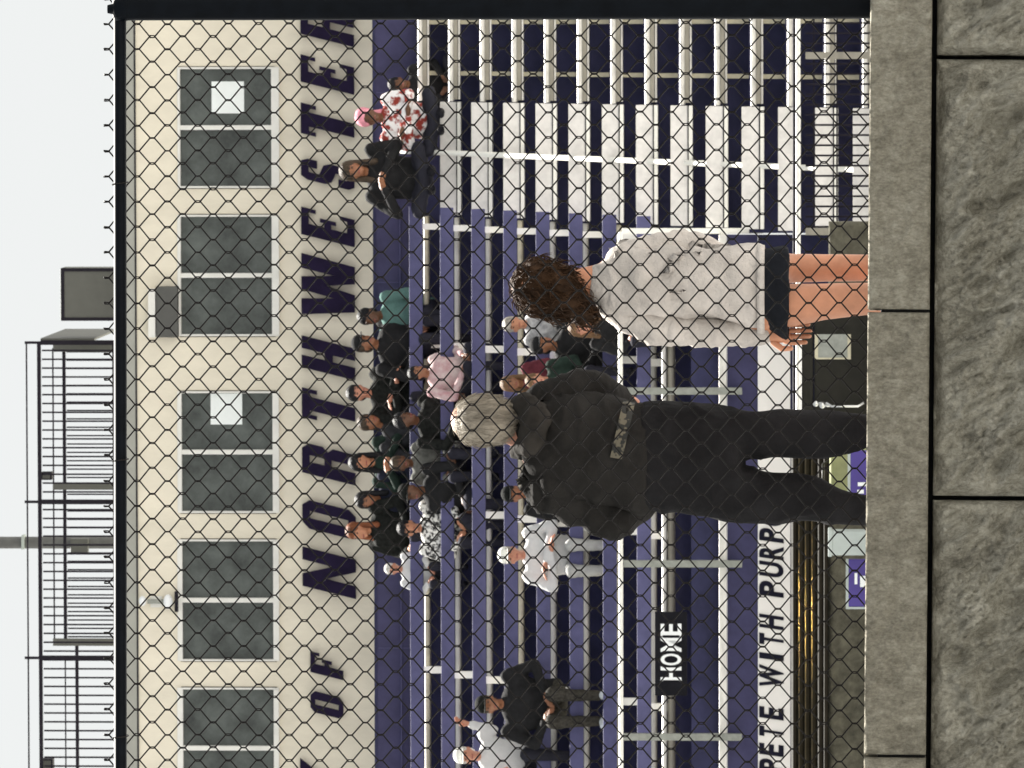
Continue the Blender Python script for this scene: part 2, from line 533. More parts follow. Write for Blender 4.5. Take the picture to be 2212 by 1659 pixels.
for row in range(3):
    z1 = zrow - row * 0.466
    for i in range(len(jb) - 1):
        sh = 478 * (row % 2)
        wl.part('stone_block', rough_block(wx(jb[i + 1] + sh) + 0.006, wx(jb[i] + sh) - 0.006, max(z1 - 0.456, -0.05), z1, DW + 0.065, DW + 0.3, 0.085, 0.034,
                                           260 if row == 0 else 60, 100 if row == 0 else 24, 11.7 * i + row * 5.3, 10.5, (1, 1)), M_stone, smooth=True)
mb = MB(); mb.box(wx(3500), wx(-1700), DW + 0.21, DW + 0.33, -0.05, zcapb - 0.001)
wl.part('core', mb, M_core)
mb = MB(); mb.box(wx(3500), wx(-1700), DW + 0.03, DW + 0.28, zcapb + 0.002, ztop - 0.035)  # dark fill added to keep the sun out of the cap joints
wl.part('cap_gap_fill', mb, M_core)

# ================================================================== CHAIN LINK FENCE
DF = 17.74
pf = F / DF
def fx(Y): return (829.5 - Y) / pf
fence = Thing('chain_link_fence', 'black chain link fence with top rail and post standing on the stone wall', 'fence', (0, DF, ztop))
zr = W(260, 830, DF).z
xL, xR = fx(2600), fx(-900)
mb = MB()
mb.tube([(xL, DF, zr + 0.004 * 0 + 0.0), (fx(829), DF, zr), (xR, DF, zr + 0.003)], 0.0168, 16)
fence.part('top_rail', mb, M_rail, smooth=True)
post = MB(); post.tube([(fx(17), DF - 0.012, ztop - 0.06), (fx(17), DF - 0.012, zr - 0.018)], 0.030, 20)
fence.part('post', post, M_rail, smooth=True)
cp = MB()
cp.tube([(fx(17), DF - 0.012, zr - 0.02), (fx(17), DF - 0.012, zr + 0.010), (fx(17), DF - 0.012, zr + 0.018), (fx(17), DF - 0.012, zr + 0.032)], [0.031, 0.031, 0.014, 0.011], 18)
cp.tube([(fx(17) - 0.022, DF, zr), (fx(17) + 0.022, DF, zr)], 0.0215, 16)
fence.part('post_cap', cp, M_rail, smooth=True)
# every wire zigzags down between two columns and hooks into its neighbours
PX_, PZ = 27.55 / pf, 66.2 / pf
mb = MB()
z_top = W(234, 830, DF).z
z_bot = ztop - 0.03
x_ref = fx(48.0)
z_ref = W(294.3, 830, DF).z
k0 = int((xL - x_ref) / PX_) + 1
k1 = int((xR - x_ref) / PX_)
rw = 0.0021
for k in range(k0, k1):
    xa = x_ref + k * PX_; xb = xa + PX_
    ph = 0.0 if k % 2 == 0 else PZ / 2
    pts = []
    MY = DF + 0.0215
    z = z_ref + PZ              # top knuckle, above the rail
    right = (k % 2 != 0)
    bar = xb if right else xa
    sg = 1 if right else -1
    pts.append((bar + sg * 0.001, MY - sg * .003, z + 0.0065 + random.uniform(-.001, .002)))
    dz = 0.0045
    while z > z_bot:
        jj = random.uniform(-0.0012, 0.0012)
        e = 0.0016
        if right:
            pts.append((xb + e + jj, MY - 0.0022, z + dz))
            pts.append((xb + e + jj, MY + 0.0022, z - dz))
        else:
            pts.append((xa - e + jj, MY + 0.0022, z + dz))
            pts.append((xa - e + jj, MY - 0.0022, z - dz))
        right = not right
        z -= PZ / 2
    mb.tube(pts, rw, 6)
mesh_o = fence.part('wire_mesh', mb, M_wire, smooth=True)
mesh_o['kind'] = 'stuff'
for Y in (400, 1000, 1600, 2200):
    ti = MB()
    x = fx(Y)
    ti.tube([(x + 0.02 * cos(a) * 0 + 0.002 * a, DF + 0.021 * cos(a), zr + 0.021 * sin(a)) for a in [q * pi / 8 for q in range(-2, 15)]], 0.0018, 5)
    fence.part('tie_wire', ti, M_wire)

# ================================================================== STANDS
T, R = 0.61, 0.3842
ROWS = 14
def rz_(i): return L(0, 0, 0).z * 0 + ZS0 - i * R
ZS0 = L(904, 830, 0).z
def rv(i): return -i * T
YL, YR = 2100, -420
uL = L(1000, YL, 0).x; uR = L(1000, YR, 0).x
st = Thing('bleachers', 'tall aluminium bleachers with dark navy risers and purple backrests beneath the cream building', 'bleachers', L(1900, 830, -9), True)
uA0 = L(1300, 483, rv(6)).x      # left side of the stair aisle
uA1 = L(1300, 224, rv(6)).x      # right side of the stair aisle
def nose(v0, v1, z1, h):
    pr = [(v1, z1), (v1, z1 - h)]
    r = h / 2
    pr += [(v0 + r - r * sin(q), z1 - r - r * cos(q)) for q in [k * pi / 8 for k in range(0, 9)]]
    return pr
def sweep(u0, u1, prof, name, ma, smooth=False):
    mb = MB(); mb.prism(prof, u0, u1)
    return st.part(name, mb, ma, smooth)
for i in range(ROWS):
    v, z = rv(i), rz_(i)
    left = i <= 8
    # riser board behind each row, whole width
    mb = MB()
    mb.box(uL if left else L(1700, 505, v).x, uR, v + 0.29, v + 0.31, z - 0.43, z + 0.02)
    st.part('riser_panel', mb, M_navy)
    # right-hand seats
    sweep(uA1, uR, nose(v, v + 0.25, z, 0.058), 'seat_plank', M_alum)
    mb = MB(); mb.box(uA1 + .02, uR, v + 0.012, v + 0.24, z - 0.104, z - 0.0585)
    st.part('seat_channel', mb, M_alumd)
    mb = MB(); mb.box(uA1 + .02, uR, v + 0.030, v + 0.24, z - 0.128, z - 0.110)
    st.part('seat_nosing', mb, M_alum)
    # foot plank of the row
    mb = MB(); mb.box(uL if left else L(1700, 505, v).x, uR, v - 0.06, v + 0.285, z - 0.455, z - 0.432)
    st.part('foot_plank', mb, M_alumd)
    if left:
        # left-hand seats sit under backrests
        if i < 8:
            sweep(uL, uA0 - 0.02, nose(v + 0.02, v + 0.26, z - 0.058, 0.060), 'seat_plank', M_alums if i % 3 else M_tan)
        else:
            sweep(uL, uA0 - 0.02, nose(v - 0.10, v + 0.24, z + 0.19, 0.05), 'seat_plank', M_alum)
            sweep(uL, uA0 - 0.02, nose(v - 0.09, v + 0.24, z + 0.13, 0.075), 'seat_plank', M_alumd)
        if 0 <= i <= 7:
            vb = rv(i + 1) + 0.30
            zb = rz_(i + 1)
            mb = MB(); mb.cbox(uL, uA0 + L(1000, 450, 0).x - L(1000, 470, 0).x, vb - 0.02, vb + 0.02, zb + 0.315, zb + 0.465, 0.008)
            st.part('backrest', mb, M_purple)
    # intermediate stair step in the aisle
    if i >= 1:
        z0 = z + 0.005
        mb = MB(); mb.box(uA0 + .01, uA1 - .01, v - 0.02, v + 0.28, z - 0.087, z + 0.094)
        st.part('step_riser', mb, M_step)
        sweep(uA0 + .01, uA1 - .01, [(v - 0.05, z - 0.139), (v - 0.05, z - 0.100), (v + .2, z - 0.100), (v + .2, z - 0.139)], 'step_nosing', M_whitep)
        mb = MB(); mb.box(uA0, uA1, v - 0.035, v + 0.2, z - 0.0995, z - 0.0875)
        st.part('step_joint', mb, M_sign)
# sloping brackets that carry the backrests: one upright per row
def slope_line(Xa, Ya, i):
    """Y of a line of uprights down the slope, at row i"""
    X = L_row_X(i)
    return Ya + (X - Xa) * (Ya - 69) / (Xa + 7500)
XROW = [904, 968.6, 1038, 1105.5, 1176.6, 1247.5, 1320.5, 1393.2, 1467.5, 1543.7, 1621.2, 1700.4, 1779.7, 1860.9]
def L_row_X(i): return XROW[i]
def uprights(Xa, Ya, rows, wpx, ma, zlo=-0.33, zhi=-0.06, name='support_bracket', dv=-0.22):
    for i in rows:
        v = rv(i)
        Y = slope_line(Xa, Ya, i)
        c = L(XROW[i], Y, v)
        hw = wpx / 191 / 2
        mb = MB(); mb.box(c.x - hw, c.x + hw, v + dv, v + dv + 0.05, c.z + zlo, c.z + zhi)
        st.part(name, mb, ma)
for Ya in (738, 1090, 1440):
    uprights(915, Ya + 5, range(0, 8), 15, M_whitep)
uprights(915, 489, range(0, 8), 13, M_whitep)
for Ya in (158, 48):
    uprights(905, Ya, range(0, 13), 9, M_tan, -0.36, -0.10, dv=0.10)  # same brackets, the tan cast of the light put into their colour
# top walkway wall behind the last row
c0 = L(809, 830, 0.55); c1 = L(905, 830, 0.55)
mb = MB(); mb.box(uL - .2, uR + .4, 0.55, 0.62, c1.z - 0.5, c0.z - 0.02)
st.part('back_panel', mb, M_backwall)
mb = MB(); mb.box(uL - .2, uR + .4, 0.535, 0.63, c0.z - 0.02, c0.z + 0.012)
st.part('panel_cap', mb, M_navy)
for Y in (200, 610, 1010, 1400):
    c = L(860, Y, 0.54)
    mb = MB(); mb.box(c.x - .004, c.x + .004, 0.538, 0.549, c1.z - .4, c0.z - .03)
    st.part('panel_seam', mb, M_purple)
seamz = L(865, 830, 0.54).z
mb = MB(); mb.box(uL - .2, L(865, 470, .54).x, 0.52, 0.549, seamz - .006, seamz + .006)
st.part('panel_seam', mb, M_purple)
# hollow under the stands, closed off in dark sheet
mb = MB(); mb.box(uL, uR, -4.7, 0.9, GZ - 0.05, rz_(13) - .5)
st.part('under_structure', mb, M_navy)
# front fascia of the raised left part
vg = -5.75
def gbox(X0, X1, Y0, Y1, v0, v1, name, ma, ch=0.0, thing=None):
    ym = (Y0 + Y1) / 2 if abs(Y1 - Y0) < 500 else 1000
    xm = (X0 + X1) / 2
    a = V((L(xm, Y0, v0).x, v0, L(X0, ym, v0).z)); b = V((L(xm, Y1, v0).x, v0, L(X1, ym, v0).z))
    mb = MB()
    if ch: mb.cbox(b.x, a.x, v0, v1, b.z, a.z, ch)
    else: mb.box(b.x, a.x, v0, v1, b.z, a.z)
    return (thing or st).part(name, mb, ma)
gbox(1571, 1637, 507, 2100, vg, vg + 0.05, 'front_fascia', M_purple_f if 'M_purple_f' in globals() else M_backwall)
gbox(1553, 1569.5, 507, 2100, vg - 0.05, vg + 0.25, 'deck_edge', M_alum, 0.008)
gbox(1493, 1553, 507, 2100, vg + 0.3, vg + 0.33, 'riser_panel', M_navy)
gbox(1638, 1930, 507, 2100, vg + 0.06, vg + 0.1, 'front_skirt', M_navy)
# stair-side post and rail end
gbox(1343, 1648, 493, 505, vg + 0.02, vg + 0.06, 'stair_end_post', M_whitep)

# handrail down the aisle
hr = Thing('stair_handrail', 'white sloping handrail down the middle of the bleacher stairs', 'handrail', L(1880, 368, rv(13)), True)
pts = [L(835 + 6, 325, rv(0) + 0.1)] + [L(835 + (1885 - 835) * k / 8, 325 + 43 * k / 8, rv(0) + (rv(13) - rv(0)) * k / 8) for k in range(1, 9)]
mb = MB(); mb.tube(pts, 0.030, 12)
hr.part('rail', mb, M_whitep, True)
for k in (2, 5, 8):
    p = pts[k]
    mb = MB(); mb.tube([(p.x, p.y + 0.03, p.z - 0.95), (p.x, p.y + 0.03, p.z)], 0.022, 10)
    hr.part('post', mb, M_alumd, True)

# guard rail along the front of the left stand
gr = Thing('guard_rail', 'pale metal guard rail with grey posts along the front of the left stand', 'guard rail', L(1600, 1218, vg - .12), True)
a = L(1340, 500, vg - .12); b = L(1340, 2100, vg - .12)
mb = MB(); mb.tube([(b.x, vg - .12, a.z), (a.x, vg - .12, a.z)], 0.024, 12)
gr.part('top_rail', mb, M_whitep, True)
for Y in (845, 1218, 1592, 1966):
    a = L(1343, Y, vg - .12); b = L(1603, Y, vg - .12)
    hw = 7.5 / 205
    mb = MB(); mb.cbox(a.x - hw, a.x + hw, vg - .13, vg - .055, b.z, a.z - .02, 0.006)
    gr.part('post', mb, M_gpost)
a = L(1446, 500, vg - .1)
# banner under the fascia
bn = Thing('sponsor_banner', 'long white banner reading COMPETE WITH PURPOSE in black along the stand front', 'banner', L(1707, 1200, vg - .03), True)
gbox(1638, 1707, 615, 2100, vg - .03, vg - 0.015, 'banner_sheet', M_banner, thing=bn)
for ch, y0, y1 in [('C', 1758, 1788), ('O', 1722, 1752), ('M', 1672, 1714), ('P', 1640, 1666), ('E', 1607, 1632), ('T', 1570, 1592), ('E', 1528, 1553),
                   ('W', 1438, 1485), ('I', 1412, 1425), ('T', 1370, 1394), ('H', 1329, 1358), ('P', 1256, 1288), ('U', 1214, 1246), ('R', 1178, 1207), ('P', 1142, 1170),
                   ('O', 1106, 1136), ('S', 1072, 1098), ('E', 1040, 1066)]:
    a = L(1640, y0, vg - .034); b = L(1693, y1, vg - .034)
    letter(bn, ch, b.x, a.x, b.z, a.z, vg - .034, .006, M_ink, 0.14, 0.035)
# HOME sign
hm = Thing('home_sign', 'black sign with white letters reading HOME hung on the stand front', 'sign', L(1483, 1412, vg - .06), True)
gbox(1414, 1484, 1322, 1503, vg - .06, vg - .02, 'board', M_sign, 0.01, hm)
for ch, y0, y1 in [('H', 1442, 1469), ('O', 1412, 1437), ('M', 1378, 1406), ('E', 1347, 1372)]:
    a = L(1427, y0, vg - .066); b = L(1472, y1, vg - .066)
    o = letter(hm, ch, b.x, a.x, b.z, a.z, vg - .066, .008, M_white, 0, 0.02)
    if ch in 'HME':
        t = (a.z - b.z) * 0.09
        for zz in (b.z, a.z - t):
            for q0, q1 in ((b.x - .010, b.x + .022), (a.x - .022, a.x + .010))[:1 if ch == 'E' else 2]:
                sr = MB()
                sr.box(q0, q1, vg - .0675, vg - .061, zz, zz + t)
                hm.part('serif', sr, M_white)

# black picket barrier before the stairs
vp = -8.9
pk = Thing('picket_barrier', 'low barrier with a white top rail and black pickets at the foot of the stairs', 'barrier', L(1925, 300, vp), True)
a = L(1724, -300, vp); b = L(1724, 1000, vp)
mb = MB(); mb.tube([(b.x, vp, a.z), (a.x, vp, a.z)], 0.024, 12)
pk.part('top_rail', mb, M_whitep, True)
mb = MB(); mb.tube([(b.x, vp + .03, L(1715, 0, vp).z), (a.x, vp + .03, L(1715, 0, vp).z)], 0.013, 8)
pk.part('rail', mb, M_steel, True)
pz = L(1740, 0, vp).z
proto = None
Y = -280
a0 = None
while Y < 500:
    c = L(1740, Y, vp)
    if proto is None:
        mb = MB(); mb.box(c.x - .010, c.x + .010, vp - .008, vp + .008, GZ, pz)
        proto = pk.part('picket', mb, M_steel); a0 = c.x
    else:
        pk.copy(proto, (c.x - a0, 0, 0))
    Y += 22
for X in (1758, 1808):
    zq = L(X, 0, vp + .02).z
    mb = MB(); mb.box(L(X, 500, vp).x, a.x, vp + .008, vp + .03, zq - .008, zq + .008)
    pk.part('rail', mb, M_steel)
for Y in (120, 500):
    c = L(1800, Y, vp)
    mb = MB(); mb.box(c.x - .035, c.x + .035, vp - .035, vp + .035, GZ, pz)
    pk.part('post', mb, M_alumd)

# ================================================================== BUILDING
VF = 3.0
bd_ = Thing('press_box_building', 'cream press box building with navy letters and paired grey windows above the stands', 'building', L(810, 830, VF), True)
zt = L(297, 830, VF).z; zb = L(812, 830, VF).z - 1.2
uBL = L(500, 3300, VF).x; uBR = L(500, -1100, VF).x
wins = [(148, 403), (467, 723), (848, 1105), (1168, 1425), (1488, 1744), (1866, 2122), (2186, 2442), (-234, 22)]
us = [uBL, uBR]; holes = []
zw1 = L(388, 830, VF).z; zw0 = L(596, 830, VF).z
for y0, y1 in wins:
    a = L(490, y0 - 5, VF).x; b = L(490, y1 + 5, VF).x
    holes.append((b, a)); us += [a, b]
us = sorted(us)
mb = MB()
for k in range(len(us) - 1):
    cu_ = (us[k] + us[k + 1]) / 2
    inw = any(h[0] < cu_ < h[1] for h in holes)
    for z0, z1 in ((zb, zw0), (zw0, zw1), (zw1, zt)):
        if inw and z0 == zw0:
            continue
        mb.add([(us[k], VF, z0), (us[k + 1], VF, z0), (us[k + 1], VF, z1), (us[k], VF, z1)], [(0, 1, 2, 3)])
for h0, h1 in holes:
    for q in ([(h0, zw0), (h1, zw0)], [(h1, zw0), (h1, zw1)], [(h1, zw1), (h0, zw1)], [(h0, zw1), (h0, zw0)]):
        mb.add([(q[0][0], VF, q[0][1]), (q[1][0], VF, q[1][1]), (q[1][0], VF + .22, q[1][1]), (q[0][0], VF + .22, q[0][1])], [(0, 1, 2, 3)])
mb.box(uBL, uBR, VF + .23, VF + .4, zb, zt - .01)
for u in (uBL, uBR):
    mb.box(u - .01, u + .01, VF + .002, VF + 9, zb, zt - .01)
mb.box(uBL, uBR, VF + 8.9, VF + 9.1, zb, zt - .01)
bd_.part('wall', mb, M_cream)
mb = MB(); mb.box(uBL - .3, uBR + .3, VF - 0.02, VF + 9.4, zt, L(262, 830, VF).z)
bd_.part('roof', mb, M_fascia)
gbox(293.5, 296.5, -1100, 3300, VF - .03, VF - .021, 'drip_edge', M_steel, thing=bd_)
for y0, y1 in wins:
    a = L(383, y0 - 3, VF); b = L(604, y1 + 3, VF)
    fr = MB()
    zi1 = L(392, 830, VF).z; zi0 = L(589, 830, VF).z
    ui1 = L(490, y0 + 1, VF).x; ui0 = L(490, y1 - 1, VF).x
    um = (ui0 + ui1) / 2
    v0, v1 = VF - .025, VF + .08
    fr.box(b.x, ui0, v0, v1, b.z, a.z); fr.box(ui1, a.x, v0, v1, b.z, a.z)
    fr.box(ui0, ui1, v0, v1, zi1, a.z); fr.box(ui0, ui1, v0 - .03, v1, b.z, zi0)
    fr.box(um - .027, um + .027, v0 + .01, v1, zi0, zi1)
    f = bd_.part('window', fr, M_trim)
    for q0, q1 in ((ui0, um - .027), (um + .027, ui1)):
        mb = MB(); mb.box(q0, q1, VF + .05, VF + .06, zi0, zi1)
        bd_.part('pane', mb, M_glass, parent=f)
for X0, X1, y0, y1 in ((457, 527, 176, 245), (455, 523, 850, 917)):
    o = gbox(X0, X1, y0, y1, VF + .040, VF + .0475, 'paper_notice', M_paper, thing=bd_)
# lettering
NAME = [('N', 1180, 1293), ('O', 1076, 1166), ('R', 954, 1048), ('T', 836, 928), ('H', 724, 821), ('W', 546, 692), ('E', 446, 534), ('S', 339, 413), ('T', 221, 316),
        ('E', 117, 205), ('R', 8, 102), ('N', -120, -8)]
z1 = L(653, 830, VF).z; z0 = L(768, 830, VF).z
for ch, y0, y1 in NAME:
    sh = 0.25 if ch != 'W' else 0.12
    d = sh * (z1 - z0) / 2
    a = L(700, y0, VF).x - d; b = L(700, y1, VF).x + d
    letter(bd_, ch, b, a, z0, z1, VF - .03, .05, M_letter, sh, 0.075)
z1 = L(669, 830, VF).z; z0 = L(740, 830, VF).z
for ch, y0, y1 in (('O', 1490, 1553), ('F', 1406, 1468)):
    d = .25 * (z1 - z0) / 2
    letter(bd_, ch, L(700, y1, VF).x + d, L(700, y0, VF).x - d, z0, z1, VF - .03, .05, M_letter, .25, 0.075)
z1 = L(646, 830, VF).z; z0 = L(768, 830, VF).z
Y = 1652
for ch in 'YTISREVINU':
    wd = 40 if ch == 'I' else 92
    letter(bd_, ch, L(700, Y + wd, VF).x, L(700, Y, VF).x, z0, z1, VF - .03, .05, M_letter, .25, 0.075)
    Y += wd + 16
# grey canopy box over the second window
cb = Thing('wall_vent_hood', 'grey vent hood with a white edge mounted over the second window from the fence post', 'vent', L(388, 674, VF - .2), True)
a = L(336, 619, VF - .16); b = L(384, 729, VF - .16)
mb = MB(); mb.cbox(b.x, a.x, VF - .16, VF - .001, b.z, a.z, .012)
cb.part('hood', mb, M_box)
gbox(320, 335, 624, 729, VF - .17, VF - .001, 'edge', M_trim, thing=cb)
# security light and camera
sc_ = Thing('security_floodlight', 'white twin security floodlight on the cream wall over the fourth window', 'floodlight', L(385, 1300, VF), True)
a = L(300, 1286, VF - .12)
def ellp(th, X, Y, v, rx, ry, rz, name, ma):
    c = L(X, Y, v)
    mb = MB(); mb.ell(c, rx, ry, rz)
    return th.part(name, mb, ma, True)
ellp(sc_, 308, 1298, VF - .10, .06, .05, .045, 'lamp_head', M_white)
ellp(sc_, 363, 1300, VF - .12, .09, .06, .055, 'lamp_head', M_white)
gbox(318, 356, 1295, 1304, VF - .09, VF - .03, 'arm', M_gpost, thing=sc_)
gbox(325, 350, 1288, 1312, VF - .03, VF - .001, 'mount', M_trim, thing=sc_)
gbox(377, 384, 1278, 1322, VF - .11, VF - .04, 'visor', M_steel, thing=sc_)

# ------------------------------------------------------------------ rooftop
VR = 5.5
rf = Thing('roof_railing', 'dark steel railing with close pickets round the camera deck on the roof', 'railing', L(255, 1080, VR), True)
zroof = L(262, 830, VF).z
def rrail(X, Y0, Y1, v, r, th=rf, name='rail'):
    a = L(X, Y0, v); b = L(X, Y1, v)
    mb = MB(); mb.box(b.x, a.x, v - r, v + r, a.z - r, a.z + r)
    return th.part(name, mb, M_steel)
rrail(84, 738, 2100, VR, .022)
rrail(57, 738, 2100, VR, .009, name='cable')
rrail(246, 738, 2100, VR, .02)
for Y in (740, 1084, 1421, 1760):
    a = L(57, Y, VR)
    mb = MB(); mb.box(a.x - .028, a.x + .028, VR - .03, VR + .03, zroof, L(88, Y, VR).z)
    mb.box(a.x - .016, a.x + .016, VR - .012, VR + .012, L(89, Y, VR).z, a.z + .02)
    rf.part('post', mb, M_steel)
proto = None
Y = 757.0
zp0 = L(247, 0, VR).z; zp1 = L(86, 0, VR).z
while Y < 2080:
    c = L(100, Y, VR)
    if proto is None:
        mb = MB(); mb.box(c.x - .010, c.x + .010, VR - .010, VR + .010, zp0, zp1)
        proto = rf.part('picket', mb, M_steel); a0 = c.x
    else:
        rf.copy(proto, (c.x - a0, 0, 0))
    Y += 19.1
VR2 = 8.2
rb = Thing('rear_roof_railing', 'second dark railing with a lower top rail at the rear of the roof deck', 'railing', L(255, 1080, VR2), True)
rrail(138, 752, 1395, VR2, .02, rb)
rrail(114, 752, 1395, VR2, .009, rb)
rrail(166, 1385, 2100, VR2, .02, rb)
rrail(141, 1421, 2100, VR2, .008, rb)
for Y in (752, 1050, 1387):
    a = L(115, Y, VR2)
    mb = MB(); mb.box(a.x - .045, a.x + .045, VR2 - .03, VR2 + .03, zroof, a.z)
    rb.part('post', mb, M_box)
proto = None
Y = 760.0
zp0 = L(250, 0, VR2).z; zp1 = L(139, 0, VR2).z
while Y < 1380:
    c = L(150, Y, VR2)
    if proto is None:
        mb = MB(); mb.box(c.x - .009, c.x + .009, VR2 - .009, VR2 + .009, zp0, zp1)
        proto = rb.part('picket', mb, M_steel); a0 = c.x
    else:
        rb.copy(proto, (c.x - a0, 0, 0))
    Y += 18.1
# side return of the railing
mb = MB()
a = L(84, 733, VR); b = L(100, 726, VR2)
mb.box(a.x - .012, a.x + .012, VR, VR2, zp0, a.z - .02)
rf.part('side_panel', mb, M_box)
eq = Thing('roof_cabinet', 'plain dark grey cabinet standing alone on the roof beside the railing', 'cabinet', L(255, 636, VR), True)
a = L(130, 579, VR); b = L(258, 693, VR)
mb = MB(); mb.cbox(b.x, a.x, VR, VR + .5, zroof, a.z, .012)
eq.part('body', mb, M_box)
for x in (b.x + .02, a.x - .02):
    mb = MB(); mb.box(x - .02, x + .02, VR - .012, VR - .002, zroof, a.z - .02)
    eq.part('frame_edge', mb, M_steel)
mb = MB(); mb.box(b.x, a.x, VR - .013, VR - .002, a.z - .05, a.z - .012)
eq.part('frame_edge', mb, M_steel)
ms = Thing('floodlight_mast', 'thick dark steel mast rising above the roof railing', 'mast', L(260, 1172, VR + 4), True)
a = L(-60, 1172, VR + 4); b = L(260, 1172, VR + 4)
mb = MB(); mb.tube([(a.x, VR + 4, zroof), (a.x, VR + 4, a.z + 6)], [.078, .07], 16)
ms.part('pole', mb, M_mast, True)
gbox(152, 190, 1164, 1198, VR + 3.8, VR + 3.92, 'junction_box', M_box, .01, ms)
gbox(46, 52, 1157, 1187, VR + 3.89, VR + 4.11, 'collar', M_pale, thing=ms)
for lab, (X0, X1, y0, y1), vv in (('small dark speaker box hung under the railing top between the middle posts', (88, 112, 1020, 1037), VR + .05),
                                  ('small dark speaker box hung under the railing top at the left edge', (88, 114, 1640, 1668), VR + .05)):
    t = Thing('speaker_box', lab, 'speaker', L(X1, y1, vv), True)
    gbox(X0, X1, y0, y1, vv + .02, vv + .2, 'housing', M_steel, .008, t)
    gbox(X0 + 4, X1 - 4, y0 + 3, y1 - 3, vv + .012, vv + .019, 'grille', M_box, thing=t)
# ================================================================== LOW THINGS IN FRONT OF THE STANDS
vk = -11.0
kb = Thing('low_kerb_wall', 'rough dull grey low wall in front of the stands', 'wall', L(1925, 1200, vk), True)
a = L(1790, 480, vk); b = L(1930, 2300, vk)
kb.part('face', rough_block(b.x, a.x, GZ - .05, a.z, vk, vk + .35, .05, .03, 220, 26, 4.4, 2.6, (1, 2)), M_kerb, True)
rbx = Thing('ribbed_bumper_rail', 'long dark glossy ribbed rail with golden sun glints lying on the low wall', 'bumper rail', L(1790, 1300, vk + .1), True)
a = L(1710, 905, vk + .1); b = L(1789, 2250, vk + .1)
zs = [L(X, 1000, vk + .1).z for X in (1708, 1790)]
mb = MB(); mb.prism([(vk + .30, zs[0]), (vk + .34, zs[0]), (vk + .34, zs[1]), (vk - .08, zs[1])], b.x, a.x)
rbx.part('backing', mb, M_case)
for k, X in enumerate((1717, 1731, 1745, 1759, 1773, 1784)):
    z = L(X, 1000, vk + .1).z
    y = vk + .30 - (z - zs[0]) / (zs[1] - zs[0]) * .38 - .012
    mb = MB(); mb.tube([(b.x, y, z), (a.x, y, z)], .027 if k < 5 else .02, 18)
    rbx.part('rib', mb, M_rib if k in (1, 2, 3) else M_rib2, True)
# black equipment case
vc = -14.5
ec = Thing('equipment_case', 'black equipment case with chrome latches and a square framed label between the two standing people', 'case', L(1930, 770, vc), True)
a = L(1730, 632, vc); b = L(1930, 905, vc)
mb = MB(); mb.cbox(b.x, a.x, vc, vc + .6, GZ + .08, a.z - .12, .02)
ec.part('body', mb, M_case)
mb = MB(); mb.cbox(b.x - .01, a.x + .01, vc - .01, vc + .61, a.z - .115, a.z, .03)
ec.part('lid', mb, M_case)
la = L(1760, 722, vc - .012); lb = L(1838, 776, vc - .012)
mb = MB()
w_ = .03
mb.box(lb.x, la.x, vc - .02, vc - .011, la.z - w_, la.z); mb.box(lb.x, la.x, vc - .02, vc - .011, lb.z, lb.z + w_)
mb.box(lb.x, lb.x + .015, vc - .02, vc - .011, lb.z + w_, la.z - w_)
ec.part('label_frame', mb, M_tan)
mb = MB(); mb.box(lb.x + .015, la.x, vc - .013, vc - .008, lb.z + w_, la.z - w_)
ec.part('label_card', mb, M_gpost)
for X, Y in ((1762, 872), (1776, 876)):
    c = L(X, Y, vc - .02)
    mb = MB(); mb.ell(c, .03, .02, .03); mb.box(c.x - .014, c.x + .014, vc - .018, vc - .008, c.z - .09, c.z)
    ec.part('latch', mb, M_chrome, True)
c = L(1825, 870, vc)
mb = MB(); mb.tube([(c.x, vc - .02, c.z + .17), (c.x - .03, vc - .05, c.z + .12), (c.x - .03, vc - .05, c.z - .12), (c.x, vc - .02, c.z - .17)], .012, 8)
ec.part('handle', mb, M_chrome, True)
for x in (a.x - .1, b.x + .1):
    mb = MB(); mb.tube([(x - .02, vc + .1, GZ + .04), (x + .02, vc + .1, GZ + .04)], .04, 14)
    ec.part('wheel', mb, M_sign, True)
vs_ = -16.0
for lab, y0, y1, X0, marks in (('purple sideline board with a white mark left of the legs of the person in black', 1208, 1311, 1832, ((1846, 1852, 1238, 1262), (1858, 1880, 1244, 1268))),
                               ('purple sideline board seen between the legs of the person in black', 973, 1076, 1836, ((1853, 1880, 1042, 1050), (1852, 1866, 1058, 1066)))):
    t = Thing('sideline_board', lab, 'board', L(1945, (y0 + y1) / 2, vs_), True, 'purple boards on the sideline')
    a = L(X0, y0, vs_); b = L(1930, y1, vs_)
    mb = MB(); mb.cbox(b.x, a.x, vs_, vs_ + .05, GZ, a.z, .008)
    t.part('panel', mb, M_mauve)
    mb = MB(); mb.box(b.x, a.x, vs_ - .006, vs_ + .055, a.z - .004, a.z + .02); mb.box(b.x - .02, b.x - .001, vs_ - .006, vs_ + .055, GZ, a.z + .02)
    t.part('edge_trim', mb, M_pale)
    for q in marks:
        gbox(*q, vs_ - .006, vs_ - .001, 'white_mark', M_white, thing=t)
t = Thing('storage_tub', 'pale grey plastic tub beside the left leg of the person in black', 'tub', L(1940, 1172, vs_ - .3), True)
gbox(1796, 1940, 1148, 1200, vs_ - .3, vs_ + .0, 'tub', M_pale, .015, t)
gbox(1789, 1797, 1145, 1203, vs_ - .32, vs_ + .02, 'lid', M_pale, .006, t)
t = Thing('light_patch_slab', 'added olive bag on the ground seen between the legs of the person in black', 'slab', L(1930, 1022, vs_ + .5), True)
a = L(1792, 972, vs_ + .5); b = L(1936, 1078, vs_ + .5)  # olive shape added in place of a brighter patch of lit grass
mb = MB(); mb.cbox(b.x, a.x, vs_ + .5, vs_ + .9, GZ, a.z, .05)
t.part('slab', mb, M_olive, True)
